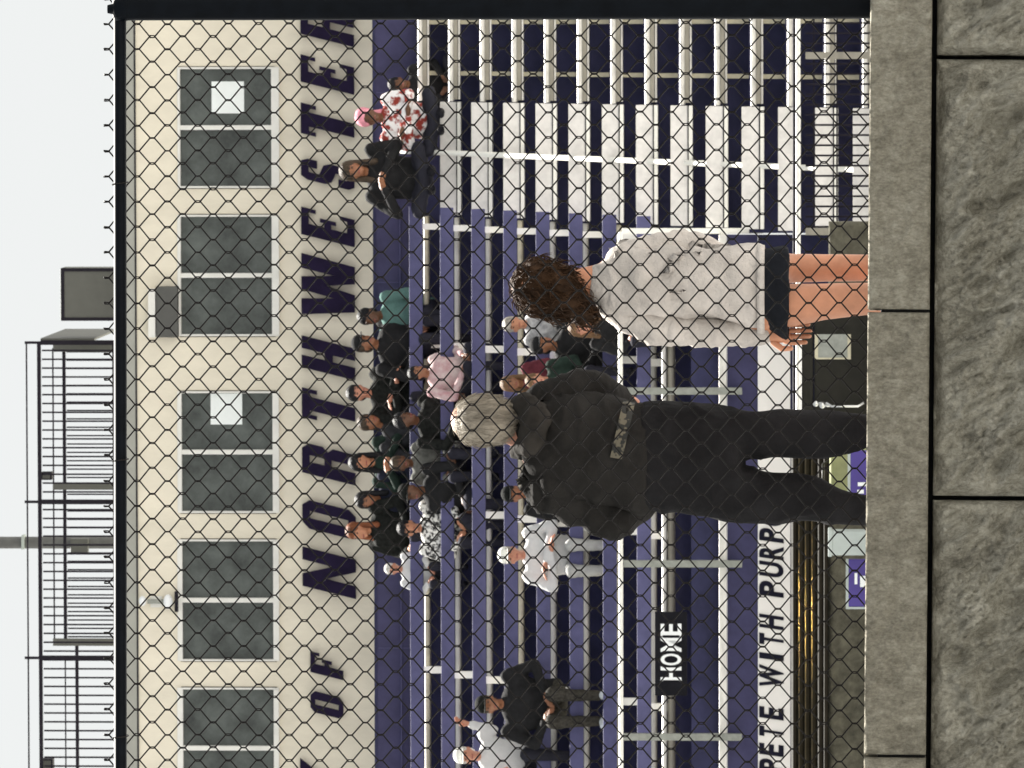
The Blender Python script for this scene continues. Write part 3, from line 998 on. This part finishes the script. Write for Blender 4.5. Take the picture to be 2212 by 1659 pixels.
mb = MB(); mb.tube([(b.x + .1, vs_ + .7, a.z - .01), (b.x + .14, vs_ + .7, a.z + .06), (a.x - .14, vs_ + .7, a.z + .06), (a.x - .1, vs_ + .7, a.z - .01)], .012, 8)
t.part('top_loop', mb, M_case, True)

# ================================================================== PEOPLE
def hand(mb, w, d, side, s=1.0, curl=0.5, up=V((0, 0, 1))):
    """palm, four fingers and a thumb as tapered chains; d = direction of the hand"""
    d = V(d).normalized()
    sd = d.cross(up)
    sd = sd.normalized() if sd.length > 1e-3 else V((1, 0, 0))
    nn = sd.cross(d)
    w = V(w)
    mb.cap(w, .024 * s, w + d * .05 * s, .030 * s, 8)
    mb.cap(w + d * .03 * s + sd * .018 * s, .020 * s, w + d * .07 * s - sd * .015 * s, .020 * s, 8)
    for k, ln in enumerate((.072, .082, .076, .060)):
        b0 = w + d * .08 * s + sd * (.030 - .020 * k) * s
        b1 = b0 + (d - nn * curl * .5).normalized() * ln * .5 * s
        b2 = b1 + (d - nn * curl * 1.6).normalized() * ln * .5 * s
        mb.cap(b0, .0095 * s, b1, .009 * s, 6); mb.cap(b1, .009 * s, b2, .007 * s, 6)
    t0 = w + d * .025 * s + sd * .028 * s * side
    t1 = t0 + (d + sd * .8 * side).normalized() * .035 * s
    mb.cap(t0, .012 * s, t1, .010 * s, 6); mb.cap(t1, .010 * s, t1 + d * .03 * s, .008 * s, 6)

def head_shape(mb, c, s=1.0, fy=-1, yaw=0.0):
    """skull, jaw, nose, ears, brow; fy is the way the face looks along y"""
    R3 = Matrix.Rotation(yaw, 3, 'Z')
    def q(x, y, z): return V(c) + R3 @ V((x * s, y * s * (-fy) * -1, z * s))
    mb.ell(q(0, 0, .02), .074 * s, .092 * s, .098 * s)
    mb.ell(q(0, .028, -.05), .056 * s, .062 * s, .062 * s)
    mb.ell(q(0, .070, -.088), .026 * s, .022 * s, .020 * s)
    mb.cap(q(0, .086, .012), .010 * s, q(0, .104, -.028), .015 * s, 8)
    mb.cap(q(-.04, .074, .030), .014 * s, q(.04, .074, .030), .014 * s, 8)
    for x in (-1, 1):
        mb.ell(q(x * .076, -.005, -.012), .013 * s, .022 * s, .032 * s, 10, 8)
        mb.ell(q(x * .038, .060, -.022), .022 * s, .024 * s, .022 * s, 8, 6)
    return q

def face_bits(parent, q, s, off):
    mb = MB()
    for x in (-1, 1):
        mb.ell(q(x * .031, .084, .008), .013 * s, .008 * s, .007 * s, 8, 6)
        mb.cap(q(x * .017, .092, .030), .005 * s, q(x * .047, .082, .032), .004 * s, 6)
    mb.obj('eyes', M_eye, parent, True, off)
    mb = MB(); mb.cap(q(-.020, .090, -.058), .0055 * s, q(.020, .090, -.058), .0055 * s, 6)
    mb.obj('mouth', M_lip, parent, True, off)

def hair_shape(mb, q, s, style):
    if style == 'short':
        mb.ell(q(0, -.014, .044), .090 * s, .104 * s, .094 * s)
        mb.ell(q(0, -.055, -.02), .074 * s, .055 * s, .07 * s)
    elif style == 'long':
        mb.ell(q(0, -.016, .044), .094 * s, .106 * s, .096 * s)
        for x in (-1, 1):
            mb.cap(q(x * .068, -.02, .03), .032 * s, q(x * .085, .0, -.20), .034 * s, 8)
        mb.cap(q(0, -.075, 0), .06 * s, q(0, -.085, -.22), .05 * s, 10)
    elif style == 'bun':
        mb.ell(q(0, -.016, .042), .084 * s, .094 * s, .090 * s)
        mb.ell(q(0, -.06, .13), .045 * s, .045 * s, .045 * s)
    elif style == 'scarf':
        mb.ell(q(0, -.03, .055), .100 * s, .115 * s, .105 * s)
        mb.ell(q(.02, -.10, .075), .085 * s, .09 * s, .085 * s)
        mb.cap(q(0, -.08, 0), .07 * s, q(.05, -.09, -.16), .04 * s, 10)
def cap_shape(q, s, off, parent, ma):
    mb = MB()
    mb.ell(q(0, -.008, .062), .087 * s, .100 * s, .080 * s)
    mb.obj('cap', ma, parent, True, off)
    b = MB()
    n = 10
    pts = []
    for k in range(n + 1):
        a = pi * k / n
        pts.append((q(.080 * cos(a), .060 + .105 * sin(a), .046 - .012 * sin(a)), q(.080 * cos(a), .060 + .105 * sin(a), .038 - .012 * sin(a))))
    vs = [p for t_ in pts for p in t_]
    fs = [(2 * k, 2 * k + 2, 2 * k + 3, 2 * k + 1) for k in range(n)] + [tuple(2 * k for k in range(n + 1)), tuple(2 * k + 1 for k in range(n, -1, -1))]
    b.add(vs, fs)
    b.obj('cap_brim', ma, parent, False, off)

def spectator(Xh, Yh, v, label, top, legs=None, sk='fair', hair=('brown', (.04, .025, .015)), style='short', cap=None, s=1.0, pose='lap',
              wide=1.0, sit=True, lean=0.0, turn=0.0, shoes=None, legpose='bench', seed=0.0, scarf=None, back=False):
    hc = L(Xh, Yh, v)
    s = s * 1.1
    base = hc - V((0, 0, .712 * s))
    if legs is None:
        legs = cloth('dark_trousers', (.022, .022, .030))
    t = Thing('person', label, 'person', base, True, None)
    R3 = Matrix.Rotation(turn, 3, 'Z')
    fy = 1 if back else -1
    def P(x, y, z):
        """x to the picture's right, y the way the person faces"""
        p = R3 @ V((x * s, fy * y * s, z * s))
        return base + p
    hx = V((lean * .12, 0, 0))
    H = P(lean * .14, .075, .712)
    # joints
    sh = {k: P(k * .175 * wide + lean * .10, .0, .55) for k in (-1, 1)}
    if pose == 'lap':
        el = {k: P(k * .255 * wide, .06, .28) for k in (-1, 1)}; wr = {k: P(k * .11, .30, .17) for k in (-1, 1)}
    elif pose == 'cross':
        el = {k: P(k * .25 * wide, .12, .30) for k in (-1, 1)}; wr = {k: P(-k * .08, .24, .34 + .03 * k) for k in (-1, 1)}
    elif pose == 'chin':
        el = {-1: P(-.22, .22, .22), 1: P(.24 * wide, .10, .28)}; wr = {-1: P(-.06, .20, .52), 1: P(.08, .30, .18)}
    elif pose == 'reach':
        el = {-1: P(-.30, .12, .36), 1: P(.34, .04, .45)}; wr = {-1: P(-.12, .28, .34), 1: P(.40, .08, .70)}
    elif pose == 'hold':
        el = {k: P(k * .26 * wide, .10, .30) for k in (-1, 1)}; wr = {k: P(k * .05, .30, .42) for k in (-1, 1)}
    hp = {k: P(k * .095, .03, .09) for k in (-1, 1)}
    if legpose == 'bench':
        kn = {k: P(k * .13, .44, .10) for k in (-1, 1)}; an = {k: P(k * .12, .42, -.33) for k in (-1, 1)}
    elif legpose == 'tucked':
        kn = {k: P(k * .30, .24, .10) for k in (-1, 1)}; an = {k: P(-k * .10, .30, .02) for k in (-1, 1)}
    else:
        kn = {k: P(k * .11, .03, -.36) for k in (-1, 1)}; an = {k: P(k * .11, .0, -.76) for k in (-1, 1)}
    b = MB()
    q = head_shape(b, H, s, fy, turn)
    b.cap(P(lean * .1, .01, .56), .052 * s, H - V((0, 0, .05 * s)), .050 * s)
    b.ell(P(lean * .05, 0, .34), .13 * s, .09 * s, .24 * s)
    for k in (-1, 1):
        b.cap(sh[k], .040 * s, el[k], .034 * s); b.cap(el[k], .034 * s, wr[k], .024 * s)
        b.cap(hp[k], .07 * s, kn[k], .05 * s); b.cap(kn[k], .048 * s, an[k], .034 * s)
    hd = MB()
    for k in (-1, 1):
        hand(hd, wr[k], wr[k] - el[k], k, s, .6)
    organic('body', b, skin(sk), .017 * s, 3, parent=t.root, off=t.b, extra=hd)
    # top
    g = MB()
    g.loft([(P(0, 0, .04), .165 * s * wide, .125 * s), (P(lean * .02, .01, .20), .160 * s * wide, .125 * s), (P(lean * .06, .01, .40), .175 * s * wide, .125 * s),
            (P(lean * .09, .0, .53), .165 * s * wide, .100 * s), (P(lean * .1, .0, .60), .075 * s, .065 * s)], 20)
    for k in (-1, 1):
        g.cap(sh[k], .068 * s, el[k], .056 * s); g.cap(el[k], .055 * s, wr[k] + (el[k] - wr[k]) * .12, .043 * s)
    organic('top', g, top, .022 * s, 3, .012 * s, (9, 9, 9), t.root, t.b, seed=seed)
    g = MB()
    g.ell(P(0, .02, .08), .165 * s * wide, .13 * s, .11 * s)
    for k in (-1, 1):
        g.cap(hp[k], .088 * s, kn[k], .070 * s); g.cap(kn[k], .068 * s, an[k], .052 * s)
    organic('trousers', g, legs, .024 * s, 3, .010 * s, (8, 8, 8), t.root, t.b, seed=seed + 3)
    for k in (-1, 1):
        g = MB()
        f0 = an[k] + V((0, 0, -.045 * s))
        f1 = f0 + R3 @ V((k * .03, fy * .15, -.01)) * s
        g.cap(f0, .042 * s, f1, .036 * s, 10)
        g.obj('shoe', shoes or M_sign, t.root, True, t.b)
    if style:
        g = MB(); hair_shape(g, q, s, style)
        organic('hair' if style != 'scarf' else 'headscarf', g, hairm(*hair) if style != 'scarf' else cloth(*hair), .012, 2, .006, (30, 30, 9), t.root, t.b)
    if cap is not None:
        cap_shape(q, s, t.b, t.root, cap)
    face_bits(t.root, q, s, t.b)
    return t, P, q

BLK = cloth('black', (.016, .016, .017), .35, 8)
BLK2 = cloth('black_fleece', (.012, .013, .012), .6, 25, bump=.6, bscale=60)
WHT = cloth('white', (.56, .56, .56), .10, 6)
def patt(name, c1, c2, scale):
    ma = mat('cloth_' + name, c1, .85, var=.0, scale=scale, col2=c2, bump=.3, spec=.2, detail=3)
    return ma
REDW = patt('white_red_print', (.78, .76, .76), (.26, .04, .03), 9)
r_ = REDW.node_tree.nodes
for n_ in r_:
    if n_.type == 'VALTORGB':
        n_.color_ramp.elements[0].position = .48; n_.color_ramp.elements[1].position = .56
PNKW = patt('pink_white_stripe', (.60, .52, .50), (.40, .20, .22), 7)
BWP = patt('black_white_print', (.75, .74, .70), (.03, .03, .03), 26)
for n_ in BWP.node_tree.nodes:
    if n_.type == 'VALTORGB':
        n_.color_ramp.elements[0].position = .47; n_.color_ramp.elements[1].position = .53
TEAL = cloth('teal', (.085, .16, .145), .2)
TWEED = cloth('tweed', (.042, .039, .033), .6, 40, bump=.5)
GREEN = cloth('dark_green', (.018, .030, .024), .4)
GREYP = cloth('grey_print', (.12, .12, .11), .5, 14)
MAR = cloth('maroon', (.12, .03, .04), .4, 12)

# top of the stands
S = spectator
S(800, 262, -.5, 'person in a pink headscarf and white and red top at the head of the stairs', REDW, sk='brown', style='scarf', hair=('pink_scarf', (.66, .27, .33)), pose='cross', wide=1.15, legpose='tucked', lean=.3, seed=1)
S(765, 388, -.55, 'person with long brown hair and black clothes left of the stair handrail', BLK, sk='tan', style='long', hair=('dark_brown', (.055, .040, .028)), pose='hold', wide=1.25, lean=.6, legpose='tucked', seed=2, s=1.1)
S(862, 182, .2, 'black haired person low in the back row right of the pink headscarf', BLK, sk='brown', style='short', hair=('black', (.008, .008, .010)), s=.85, legpose='tucked', seed=3)
S(800, 678, .25, 'person in a teal top with dark hair in the top row', TEAL, sk='brown', style='short', hair=('black', (.008, .008, .010)), wide=1.1, turn=-.4, seed=4)
S(790, 748, .2, 'bulky person all in black beside the teal top in the top row', BLK, sk='tan', style='short', hair=('dark_brown', (.055, .040, .028)), cap=BLK, wide=1.45, turn=.5, seed=5, s=1.05)
S(776, 852, .2, 'person with a pale bib on a black jacket in the top row', BLK2, sk='pink', style='short', hair=('black', (.008, .008, .010)), wide=1.25, turn=.3, pose='cross', seed=6)
S(905, 812, -1.0, 'person in a pink and white top half behind a purple backrest', PNKW, sk='tan', style='short', hair=('black', (.008, .008, .010)), wide=1.3, seed=7, s=.85, turn=.6)
S(782, 998, .2, 'person in dark green holding a hand up in the top row', GREEN, sk='fair', style='long', hair=('black', (.008, .008, .010)), wide=1.15, pose='hold', seed=8)
S(868, 1000, -.7, 'dim figure in a grey print top below the person in dark green', GREYP, sk='brown', style='short', hair=('dark_brown', (.055, .040, .028)), seed=9, s=.9)
S(775, 1132, .2, 'red haired person in a black fleece at the left of the top row', BLK2, sk='fair', style='long', hair=('auburn', (.16, .055, .025)), wide=1.3, turn=-.5, lean=-.3, seed=10)
S(885, 1140, -.7, 'person in a black and white patterned top behind a purple backrest', BWP, sk='fair', style='short', hair=('black', (.008, .008, .010)), wide=1.35, seed=11, s=.95)
S(850, 1238, -.2, 'person bent over in a plain white top left of the patterned top', WHT, sk='pink', style='short', hair=('white_hair', (.5, .48, .45)), wide=1.1, s=.7, lean=.5, seed=12)
# middle rows
S(1106, 1198, rv(5) + .1, 'person in a white top and white cap in the middle rows', WHT, sk='pink', style='short', hair=('grey', (.28, .26, .23)), cap=cloth('white_cap', (.68, .68, .64)), wide=1.25, pose='cross', seed=13,
  legs=cloth('white_trousers', (.35, .35, .34)))
S(1112, 1066, rv(5) + .15, 'person in a dark cap and dark jacket right of the person in white', BLK, sk='tan', style='short', hair=('black', (.008, .008, .010)), cap=BLK2, s=.95, seed=14)
S(1058, 1520, rv(5) + .1, 'person in a black jacket and grey tweed trousers with white shoes at the left', BLK, sk='tan', style='short', hair=('dark_brown', (.055, .040, .028)), cap=BLK2, legs=TWEED, wide=1.5, shoes=cloth('white_shoe', (.62, .66, .68)), pose='lap', seed=15, s=1.05)
S(1010, 1648, rv(4) + .1, 'person in a bright white shirt at the left edge of the picture', WHT, sk='pink', style='short', hair=('white_hair', (.5, .48, .45)), wide=1.3, lean=.6, pose='reach', cap=cloth('white_cap', (.68, .68, .64)), seed=16)
S(1112, 700, rv(5) + .1, 'person in a mottled white and grey top left of the brown haired woman', patt('white_grey', (.60, .60, .60), (.10, .10, .11), 8), sk='fair', style='short', hair=('grey', (.28, .26, .23)), s=.9, seed=17)
S(1175, 752, rv(6) + .1, 'person in a black jacket right of the blond person in black', BLK, sk='tan', style='short', hair=('black', (.008, .008, .010)), wide=1.35, cap=BLK, s=1.0, turn=.5, seed=18)
S(1254, 708, rv(7) - .3, 'fair person whose face shows beside the brown hair of the woman in white', BLK, sk='pink', style='long', hair=('light_brown', (.13, .075, .04)), s=.9, seed=19)
S(1160, 822, rv(6) - .2, 'sunlit fair person just over the shoulder of the person in black', GREEN, sk='pink', style='short', hair=('light_brown', (.13, .075, .04)), s=.85, seed=20)
S(1106, 828, rv(5) + .2, 'person in maroon behind the head of the person in black', MAR, sk='tan', style='long', hair=('light_brown', (.13, .075, .04)), s=.85, seed=21)

S(878, 905, -.75, 'dark coated person hunched low behind the backrests beside the pink and white top', BLK2, sk='brown', style='short', hair=('black', (.008, .008, .010)), wide=1.4, lean=-.4, turn=.6, seed=22)
S(890, 1062, -.8, 'dark coated person in a knit hat right of the patterned top', BLK, sk='brown', style=None, cap=BLK2, wide=1.4, lean=.3, turn=-.5, seed=23)
S(800, 925, .15, 'broad person in a charcoal coat between the pale bib and the dark green top', cloth('charcoal_coat', (.030, .031, .034), .4), sk='tan', style='short', hair=('dark_brown', (.055, .040, .028)), wide=1.45, turn=.4, lean=.3, seed=24)
S(795, 1070, .2, 'person in a navy coat in the top row between dark green and the black fleece', cloth('navy_coat', (.018, .020, .034), .4), sk='tan', style='long', hair=('black', (.008, .008, .010)), wide=1.35, turn=-.3, lean=-.2, seed=25)
# white patch on the bib of one jacket
# ------------------------------------------------------------------ the two people by the fence
DG = 23.2
def gp(X, Y, dy=0.0): return W(X, Y, DG) + V((0, dy, 0))
gs = F / DG
wm = Thing('person', 'woman with brown hair in a white sweatshirt and black shorts seen from behind', 'person', V((gp(1500, 620).x, DG, GZ)))
b = MB()
hc = gp(1178, 622, -.0)
q = head_shape(b, hc, 1.0, 1, -.25)
b.cap(gp(1290, 606, .0), .055, gp(1215, 618, .0), .052)
b.loft([(gp(1690, 628), .125, .095), (gp(1560, 616), .10, .08), (gp(1420, 612), .10, .08), (gp(1320, 610), .10, .06), (gp(1285, 608), .05, .05)], 20)
sh_r, sh_l = gp(1352, 552), gp(1350, 678)
el_r, wr_r = gp(1490, 527, .12), gp(1590, 560, .30)
el_l, wr_l = gp(1510, 716, .0), gp(1655, 722, .02)
b.cap(sh_r, .035, el_r, .032); b.cap(el_r, .032, wr_r, .026)
b.cap(sh_l, .038, gp(1420, 706, .0), .035); b.cap(gp(1420, 706, .0), .035, el_l, .032); b.cap(el_l, .032, wr_l, .026)
leg_r = [(gp(1640, 580), .075), (gp(1690, 578, .12), .054), (gp(1712, 578, .14), .052), (gp(1790, 577, .15), .049), (gp(1870, 577, .15), .048), (gp(1960, 576, .14), .050), (gp(2100, 572), .036)]
leg_l = [(gp(1640, 660), .085), (gp(1705, 660, -.04), .076), (gp(1780, 652, -.05), .064), (gp(1870, 646, -.05), .057), (gp(1960, 646), .056), (gp(2100, 642), .036)]
for lg in (leg_r, leg_l):
    for (p0, r0), (p1, r1) in zip(lg, lg[1:]):
        b.cap(p0, r0, p1, r1)
hd = MB()
hand(hd, wr_l, V((0.02, .02, -1)), -1, 1.0, .5, V((0, 1, 0)))
hand(hd, wr_r, wr_r - el_r, 1, 1.0, .6)
organic('body', b, skin('fair'), .012, 4, parent=wm.root, off=wm.b, extra=hd)
# sweatshirt
g = MB()
def ring(X, y0, y1, ry, dy=0.0):
    c = (gp(X, y0) + gp(X, y1)) / 2
    return (V((c.x, DG + dy, c.z)), abs(gp(X, y0).x - gp(X, y1).x) / 2, ry)
g.loft([ring(1648, 528, 712, .118), ring(1600, 530, 700, .128), ring(1520, 532, 690, .134), ring(1440, 532, 688, .132), ring(1370, 528, 692, .124, .0), ring(1338, 524, 702, .105, .0),
        ring(1312, 546, 688, .088), ring(1292, 570, 660, .070), ring(1276, 582, 645, .06)], 32, 2.4)
SLR = MB(); SLL = MB()
SLR.cap(gp(1350, 566), .066, gp(1420, 535, .04), .058, 16); SLR.cap(gp(1420, 535, .04), .058, el_r, .050, 16); SLR.cap(el_r, .050, wr_r + (el_r - wr_r) * .1, .042, 16)
SLL.cap(sh_l, .068, gp(1420, 710, -.01), .062, 16); SLL.cap(gp(1420, 710, -.01), .062, el_l, .057, 16); SLL.cap(el_l, .057, gp(1640, 722, .02), .044, 16)
SWE = mat('cloth_sweatshirt', (.53, .485, .445), .95, var=.24, scale=7, bump=.8, bscale=13, spec=.05, dist=.05)  # mottled colour stands in for the shading of folds
swt = organic('sweatshirt', g, SWE, .010, 5, .022, (5, 5, 7), wm.root, wm.b, crease=.028)
for sl_ in (SLR, SLL):
    organic('sleeve', sl_, SWE, .010, 3, .014, (5, 5, 14), wm.root, wm.b, seed=4, crease=.012)
# ribbed hem
g = MB(); g.loft([ring(1652, 529, 722, .124), ring(1636, 527, 724, .129)], 40, 2.5)
g.obj('hem_band', SWE, wm.root, True, wm.b)
g = MB(); g.loft([ring(1704, 530, 736, .128), ring(1690, 529, 735, .130), ring(1645, 540, 700, .112), ring(1610, 548, 685, .10)], 32, 2.4)
organic('shorts', g, cloth('black_shorts', (.010, .011, .014), .3), .014, 3, .010, (9, 9, 9), wm.root, wm.b)
g = MB()
g.ell(gp(1170, 620, .0), .094, .106, .106)
g.ell(gp(1195, 630, -.02), .090, .096, .098)
g.cap(gp(1222, 650, -.05), .058, gp(1256, 676, -.055), .040)
g.cap(gp(1200, 640, -.05), .066, gp(1238, 655, -.07), .05)
HB = mat('hair_chestnut', (.034, .0165, .0075), .65, var=.7, scale=22, bump=.7, bscale=50, stretch=(1, 1, .2), spec=.12, dist=.01)
hr_ = organic('hair', g, HB, .007, 2, .022, (24, 24, 15), wm.root, wm.b)
# loose strands
me = hr_.data
g = MB()
rnd = random.Random(3)
vs = [v.co.copy() for v in me.vertices]
ns = [v.normal.copy() for v in me.vertices]
for k in range(900):
    i = rnd.randrange(len(vs))
    p = vs[i] + wm.b
    n_ = ns[i]
    d = V((-.40 + rnd.uniform(-.6, .6), rnd.uniform(-.3, .3), -1)).normalized()
    d = (d - n_ * d.dot(n_) * .9).normalized()
    sd_ = n_.cross(d)
    ln = rnd.uniform(.03, .065)
    out = rnd.uniform(.001, .011)
    cw = rnd.uniform(-.016, .016)
    g.tube([p + n_ * .001, p + d * ln * .35 + n_ * out + sd_ * cw, p + d * ln * .7 + n_ * out * 1.2 - sd_ * cw * .6, p + d * ln + n_ * out * .5 + sd_ * cw * .7], [.0020, .0022, .0018, .0006], 4, False)
o = g.obj('loose_hair', HB, wm.root, True, wm.b)
o['kind'] = 'stuff'
for lg in (leg_r, leg_l):
    g = MB()
    p = lg[-1][0]
    g.cap(V((p.x, p.y - .03, GZ + .05)), .045, V((p.x, p.y + .14, GZ + .04)), .040)
    g.obj('shoe', WHT, wm.root, True, wm.b)

DB = 23.9
def bp(X, Y, dy=0.0): return W(X, Y, DB) + V((0, dy, 0))
mn = Thing('person', 'pale haired person in a black hooded jacket and baggy black trousers seen from behind', 'person', V((bp(1500, 1000).x, DB, GZ)))
b = MB()
hc = bp(1046, 908, .0)
q = head_shape(b, hc, 1.02, 1, .15)
b.cap(bp(1130, 935), .06, bp(1075, 915), .056)
b.loft([(bp(1420, 990), .15, .11), (bp(1300, 975), .15, .11), (bp(1190, 962), .17, .11), (bp(1140, 945), .12, .09), (bp(1118, 935), .06, .06)], 20)
shr, shl = bp(1178, 868, .02), bp(1172, 1040, .0)
elr, wrr = bp(1275, 836, .10), bp(1345, 880, .28)
ell_, wrl = bp(1325, 1118, .02), bp(1390, 1085, .14)
for a, e, w2 in ((shr, elr, wrr), (shl, ell_, wrl)):
    b.cap(a, .05, e, .042); b.cap(e, .04, w2, .028)
bl_r = [(bp(1440, 936), .07), (bp(1600, 938), .055), (bp(1720, 936), .05), (bp(1880, 932), .04), (bp(2020, 930), .036)]
bl_l = [(bp(1440, 1050), .07), (bp(1600, 1064), .055), (bp(1720, 1078), .05), (bp(1800, 1092), .04), (bp(1880, 1106), .032), (bp(2040, 1112), .032)]
for lg in (bl_r, bl_l):
    for (p0, r0), (p1, r1) in zip(lg, lg[1:]):
        b.cap(p0, r0, p1, r1)
hd = MB()
hand(hd, wrr, wrr - elr, 1, 1.0, .7); hand(hd, wrl, wrl - ell_, -1, 1.0, .7)
organic('body', b, skin('pink'), .013, 4, parent=mn.root, off=mn.b, extra=hd)
def ringb(X, y0, y1, ry, dy=0.0):
    c = (bp(X, y0) + bp(X, y1)) / 2
    return (V((c.x, DB + dy, c.z)), abs(bp(X, y0).x - bp(X, y1).x) / 2, ry)
JCK = mat('cloth_hooded_jacket', (.0165, .0155, .0145), .9, var=.5, scale=4, bump=.6, bscale=14, spec=.06, dist=.03)
g = MB()
g.loft([ringb(1402, 868, 1108, .150), ringb(1370, 862, 1112, .155), ringb(1300, 852, 1098, .155), ringb(1230, 842, 1090, .150), ringb(1180, 848, 1078, .135), ringb(1145, 868, 1035, .11), ringb(1118, 888, 985, .075)], 32, 2.3)
SLR = MB(); SLL = MB()
SLR.cap(shr, .082, elr, .072, 16); SLR.cap(elr, .070, wrr, .055, 16)
SLL.cap(shl, .088, bp(1255, 1088, .0), .086, 16); SLL.cap(bp(1255, 1088, .0), .086, ell_, .080, 16); SLL.cap(ell_, .078, wrl, .062, 16)
SLL.cap(bp(1165, 1050, .0), .07, bp(1180, 1070, 0), .075, 16)
jk = organic('jacket', g, JCK, .012, 5, .024, (5, 5, 8), mn.root, mn.b, seed=2, crease=.022)
for sl_ in (SLR, SLL):
    organic('sleeve', sl_, JCK, .012, 4, .020, (5, 5, 11), mn.root, mn.b, seed=6, crease=.014)
g = MB()
g.cap(bp(1108, 880, .02), .030, bp(1135, 870, -.06), .040, 14)
g.cap(bp(1135, 870, -.06), .042, bp(1165, 905, -.12), .055, 14)
g.cap(bp(1165, 905, -.12), .055, bp(1150, 960, -.10), .045, 14)
g.cap(bp(1150, 960, -.10), .044, bp(1116, 975, .0), .030, 14)
organic('hood', g, mat('cloth_hood', (.030, .027, .024), .9, var=.4, scale=8, bump=.5, bscale=20, spec=.06), .010, 3, .016, (12, 12, 12), mn.root, mn.b, seed=5)
g = MB()
g.loft([ringb(1385, 870, 1106, .14), ringb(1440, 870, 1112, .15), ringb(1500, 874, 1118, .14), ringb(1600, 880, 1124, .11)], 32, 2.3)
TR = [(bp(1440, 936), .105), (bp(1600, 938), .094), (bp(1720, 936), .082), (bp(1880, 932), .070), (bp(2040, 930), .066)]
TL = [(bp(1440, 1050), .105), (bp(1600, 1064), .096), (bp(1720, 1078), .084), (bp(1800, 1092), .070), (bp(1880, 1106), .054), (bp(2050, 1112), .056)]
for lg in (TR, TL):
    for (p0, r0), (p1, r1) in zip(lg, lg[1:]):
        g.cap(p0, r0, p1, r1, 16)
organic('trousers', g, mat('cloth_baggy_trousers', (.0125, .0122, .0130), .9, var=.5, scale=4, bump=.6, bscale=12, spec=.06, dist=.03), .013, 4, .026, (5, 5, 4), mn.root, mn.b, seed=9)
g = MB()
g.ell(bp(1040, 908, -.005), .092, .106, .102); g.ell(bp(1066, 908, -.035), .086, .084, .088)
hm_ = organic('hair', g, mat('hair_pale', (.29, .255, .205), .6, var=.28, scale=24, bump=.9, bscale=40, stretch=(1, 1, .2), spec=.15, dist=.015), .008, 3, .008, (30, 30, 8), mn.root, mn.b)
me = hm_.data
g = MB()
vs = [v.co.copy() for v in me.vertices]
ns = [v.normal.copy() for v in me.vertices]
for k in range(1500):
    i = rnd.randrange(len(vs))
    n_ = ns[i]
    p = vs[i] + mn.b
    d = V((rnd.uniform(-.3, .3), -.2, -1)).normalized()
    d = (d - n_ * d.dot(n_) * .92).normalized()
    ln = rnd.uniform(.02, .05)
    out = rnd.uniform(.001, .006)
    g.tube([p - n_ * .001, p + d * ln * .5 + n_ * out, p + d * ln + n_ * out * .8], [.0011, .0010, .0004], 4, False)
o = g.obj('loose_hair', MATS['hair_pale'], mn.root, True, mn.b)
o['kind'] = 'stuff'
for p in (bl_r[-1][0], bl_l[-1][0]):
    g = MB()
    g.cap(V((p.x, p.y - .03, GZ + .055)), .05, V((p.x, p.y + .16, GZ + .045)), .044)
    g.obj('shoe', M_sign, mn.root, True, mn.b)
# patterned strip across the small of the back, laid on the jacket
tree = BVHTree.FromPolygons([v.co + mn.b for v in jk.data.vertices], [tuple(p.vertices) for p in jk.data.polygons])
g = MB()
vs, fs = [], []
N = 14
for k in range(N + 1):
    a = k / N
    for side in (0, 1):
        X = 1368 + (1316 - 1368) * a + (0 if side == 0 else -0) + (22 if side else -8) * 0.0
        X = (1346 if side == 0 else 1372) + (-28 * a)
        Y = 866 + 122 * a + (4 if side else 0)
        d = ray(X, Y).normalized()
        hit = tree.ray_cast(EYE, d)
        p = hit[0] if hit[0] else W(X, Y, DB - .14)
        vs.append(p - d * .012)
        vs.append(p + d * .004)
for k in range(N):
    i = 4 * k
    fs += [(i, i + 2, i + 6, i + 4), (i + 1, i + 5, i + 7, i + 3), (i, i + 4, i + 5, i + 1), (i + 2, i + 3, i + 7, i + 6)]
g.add(vs, fs)
CAM_ = mat('cloth_camo', (.12, .105, .075), .85, var=0, scale=30, col2=(.02, .02, .018), bump=.3, detail=2)
for n_ in CAM_.node_tree.nodes:
    if n_.type == 'VALTORGB':
        n_.color_ramp.elements[0].position = .46; n_.color_ramp.elements[1].position = .52
g.obj('patterned_strip', CAM_, mn.root, False, mn.b)
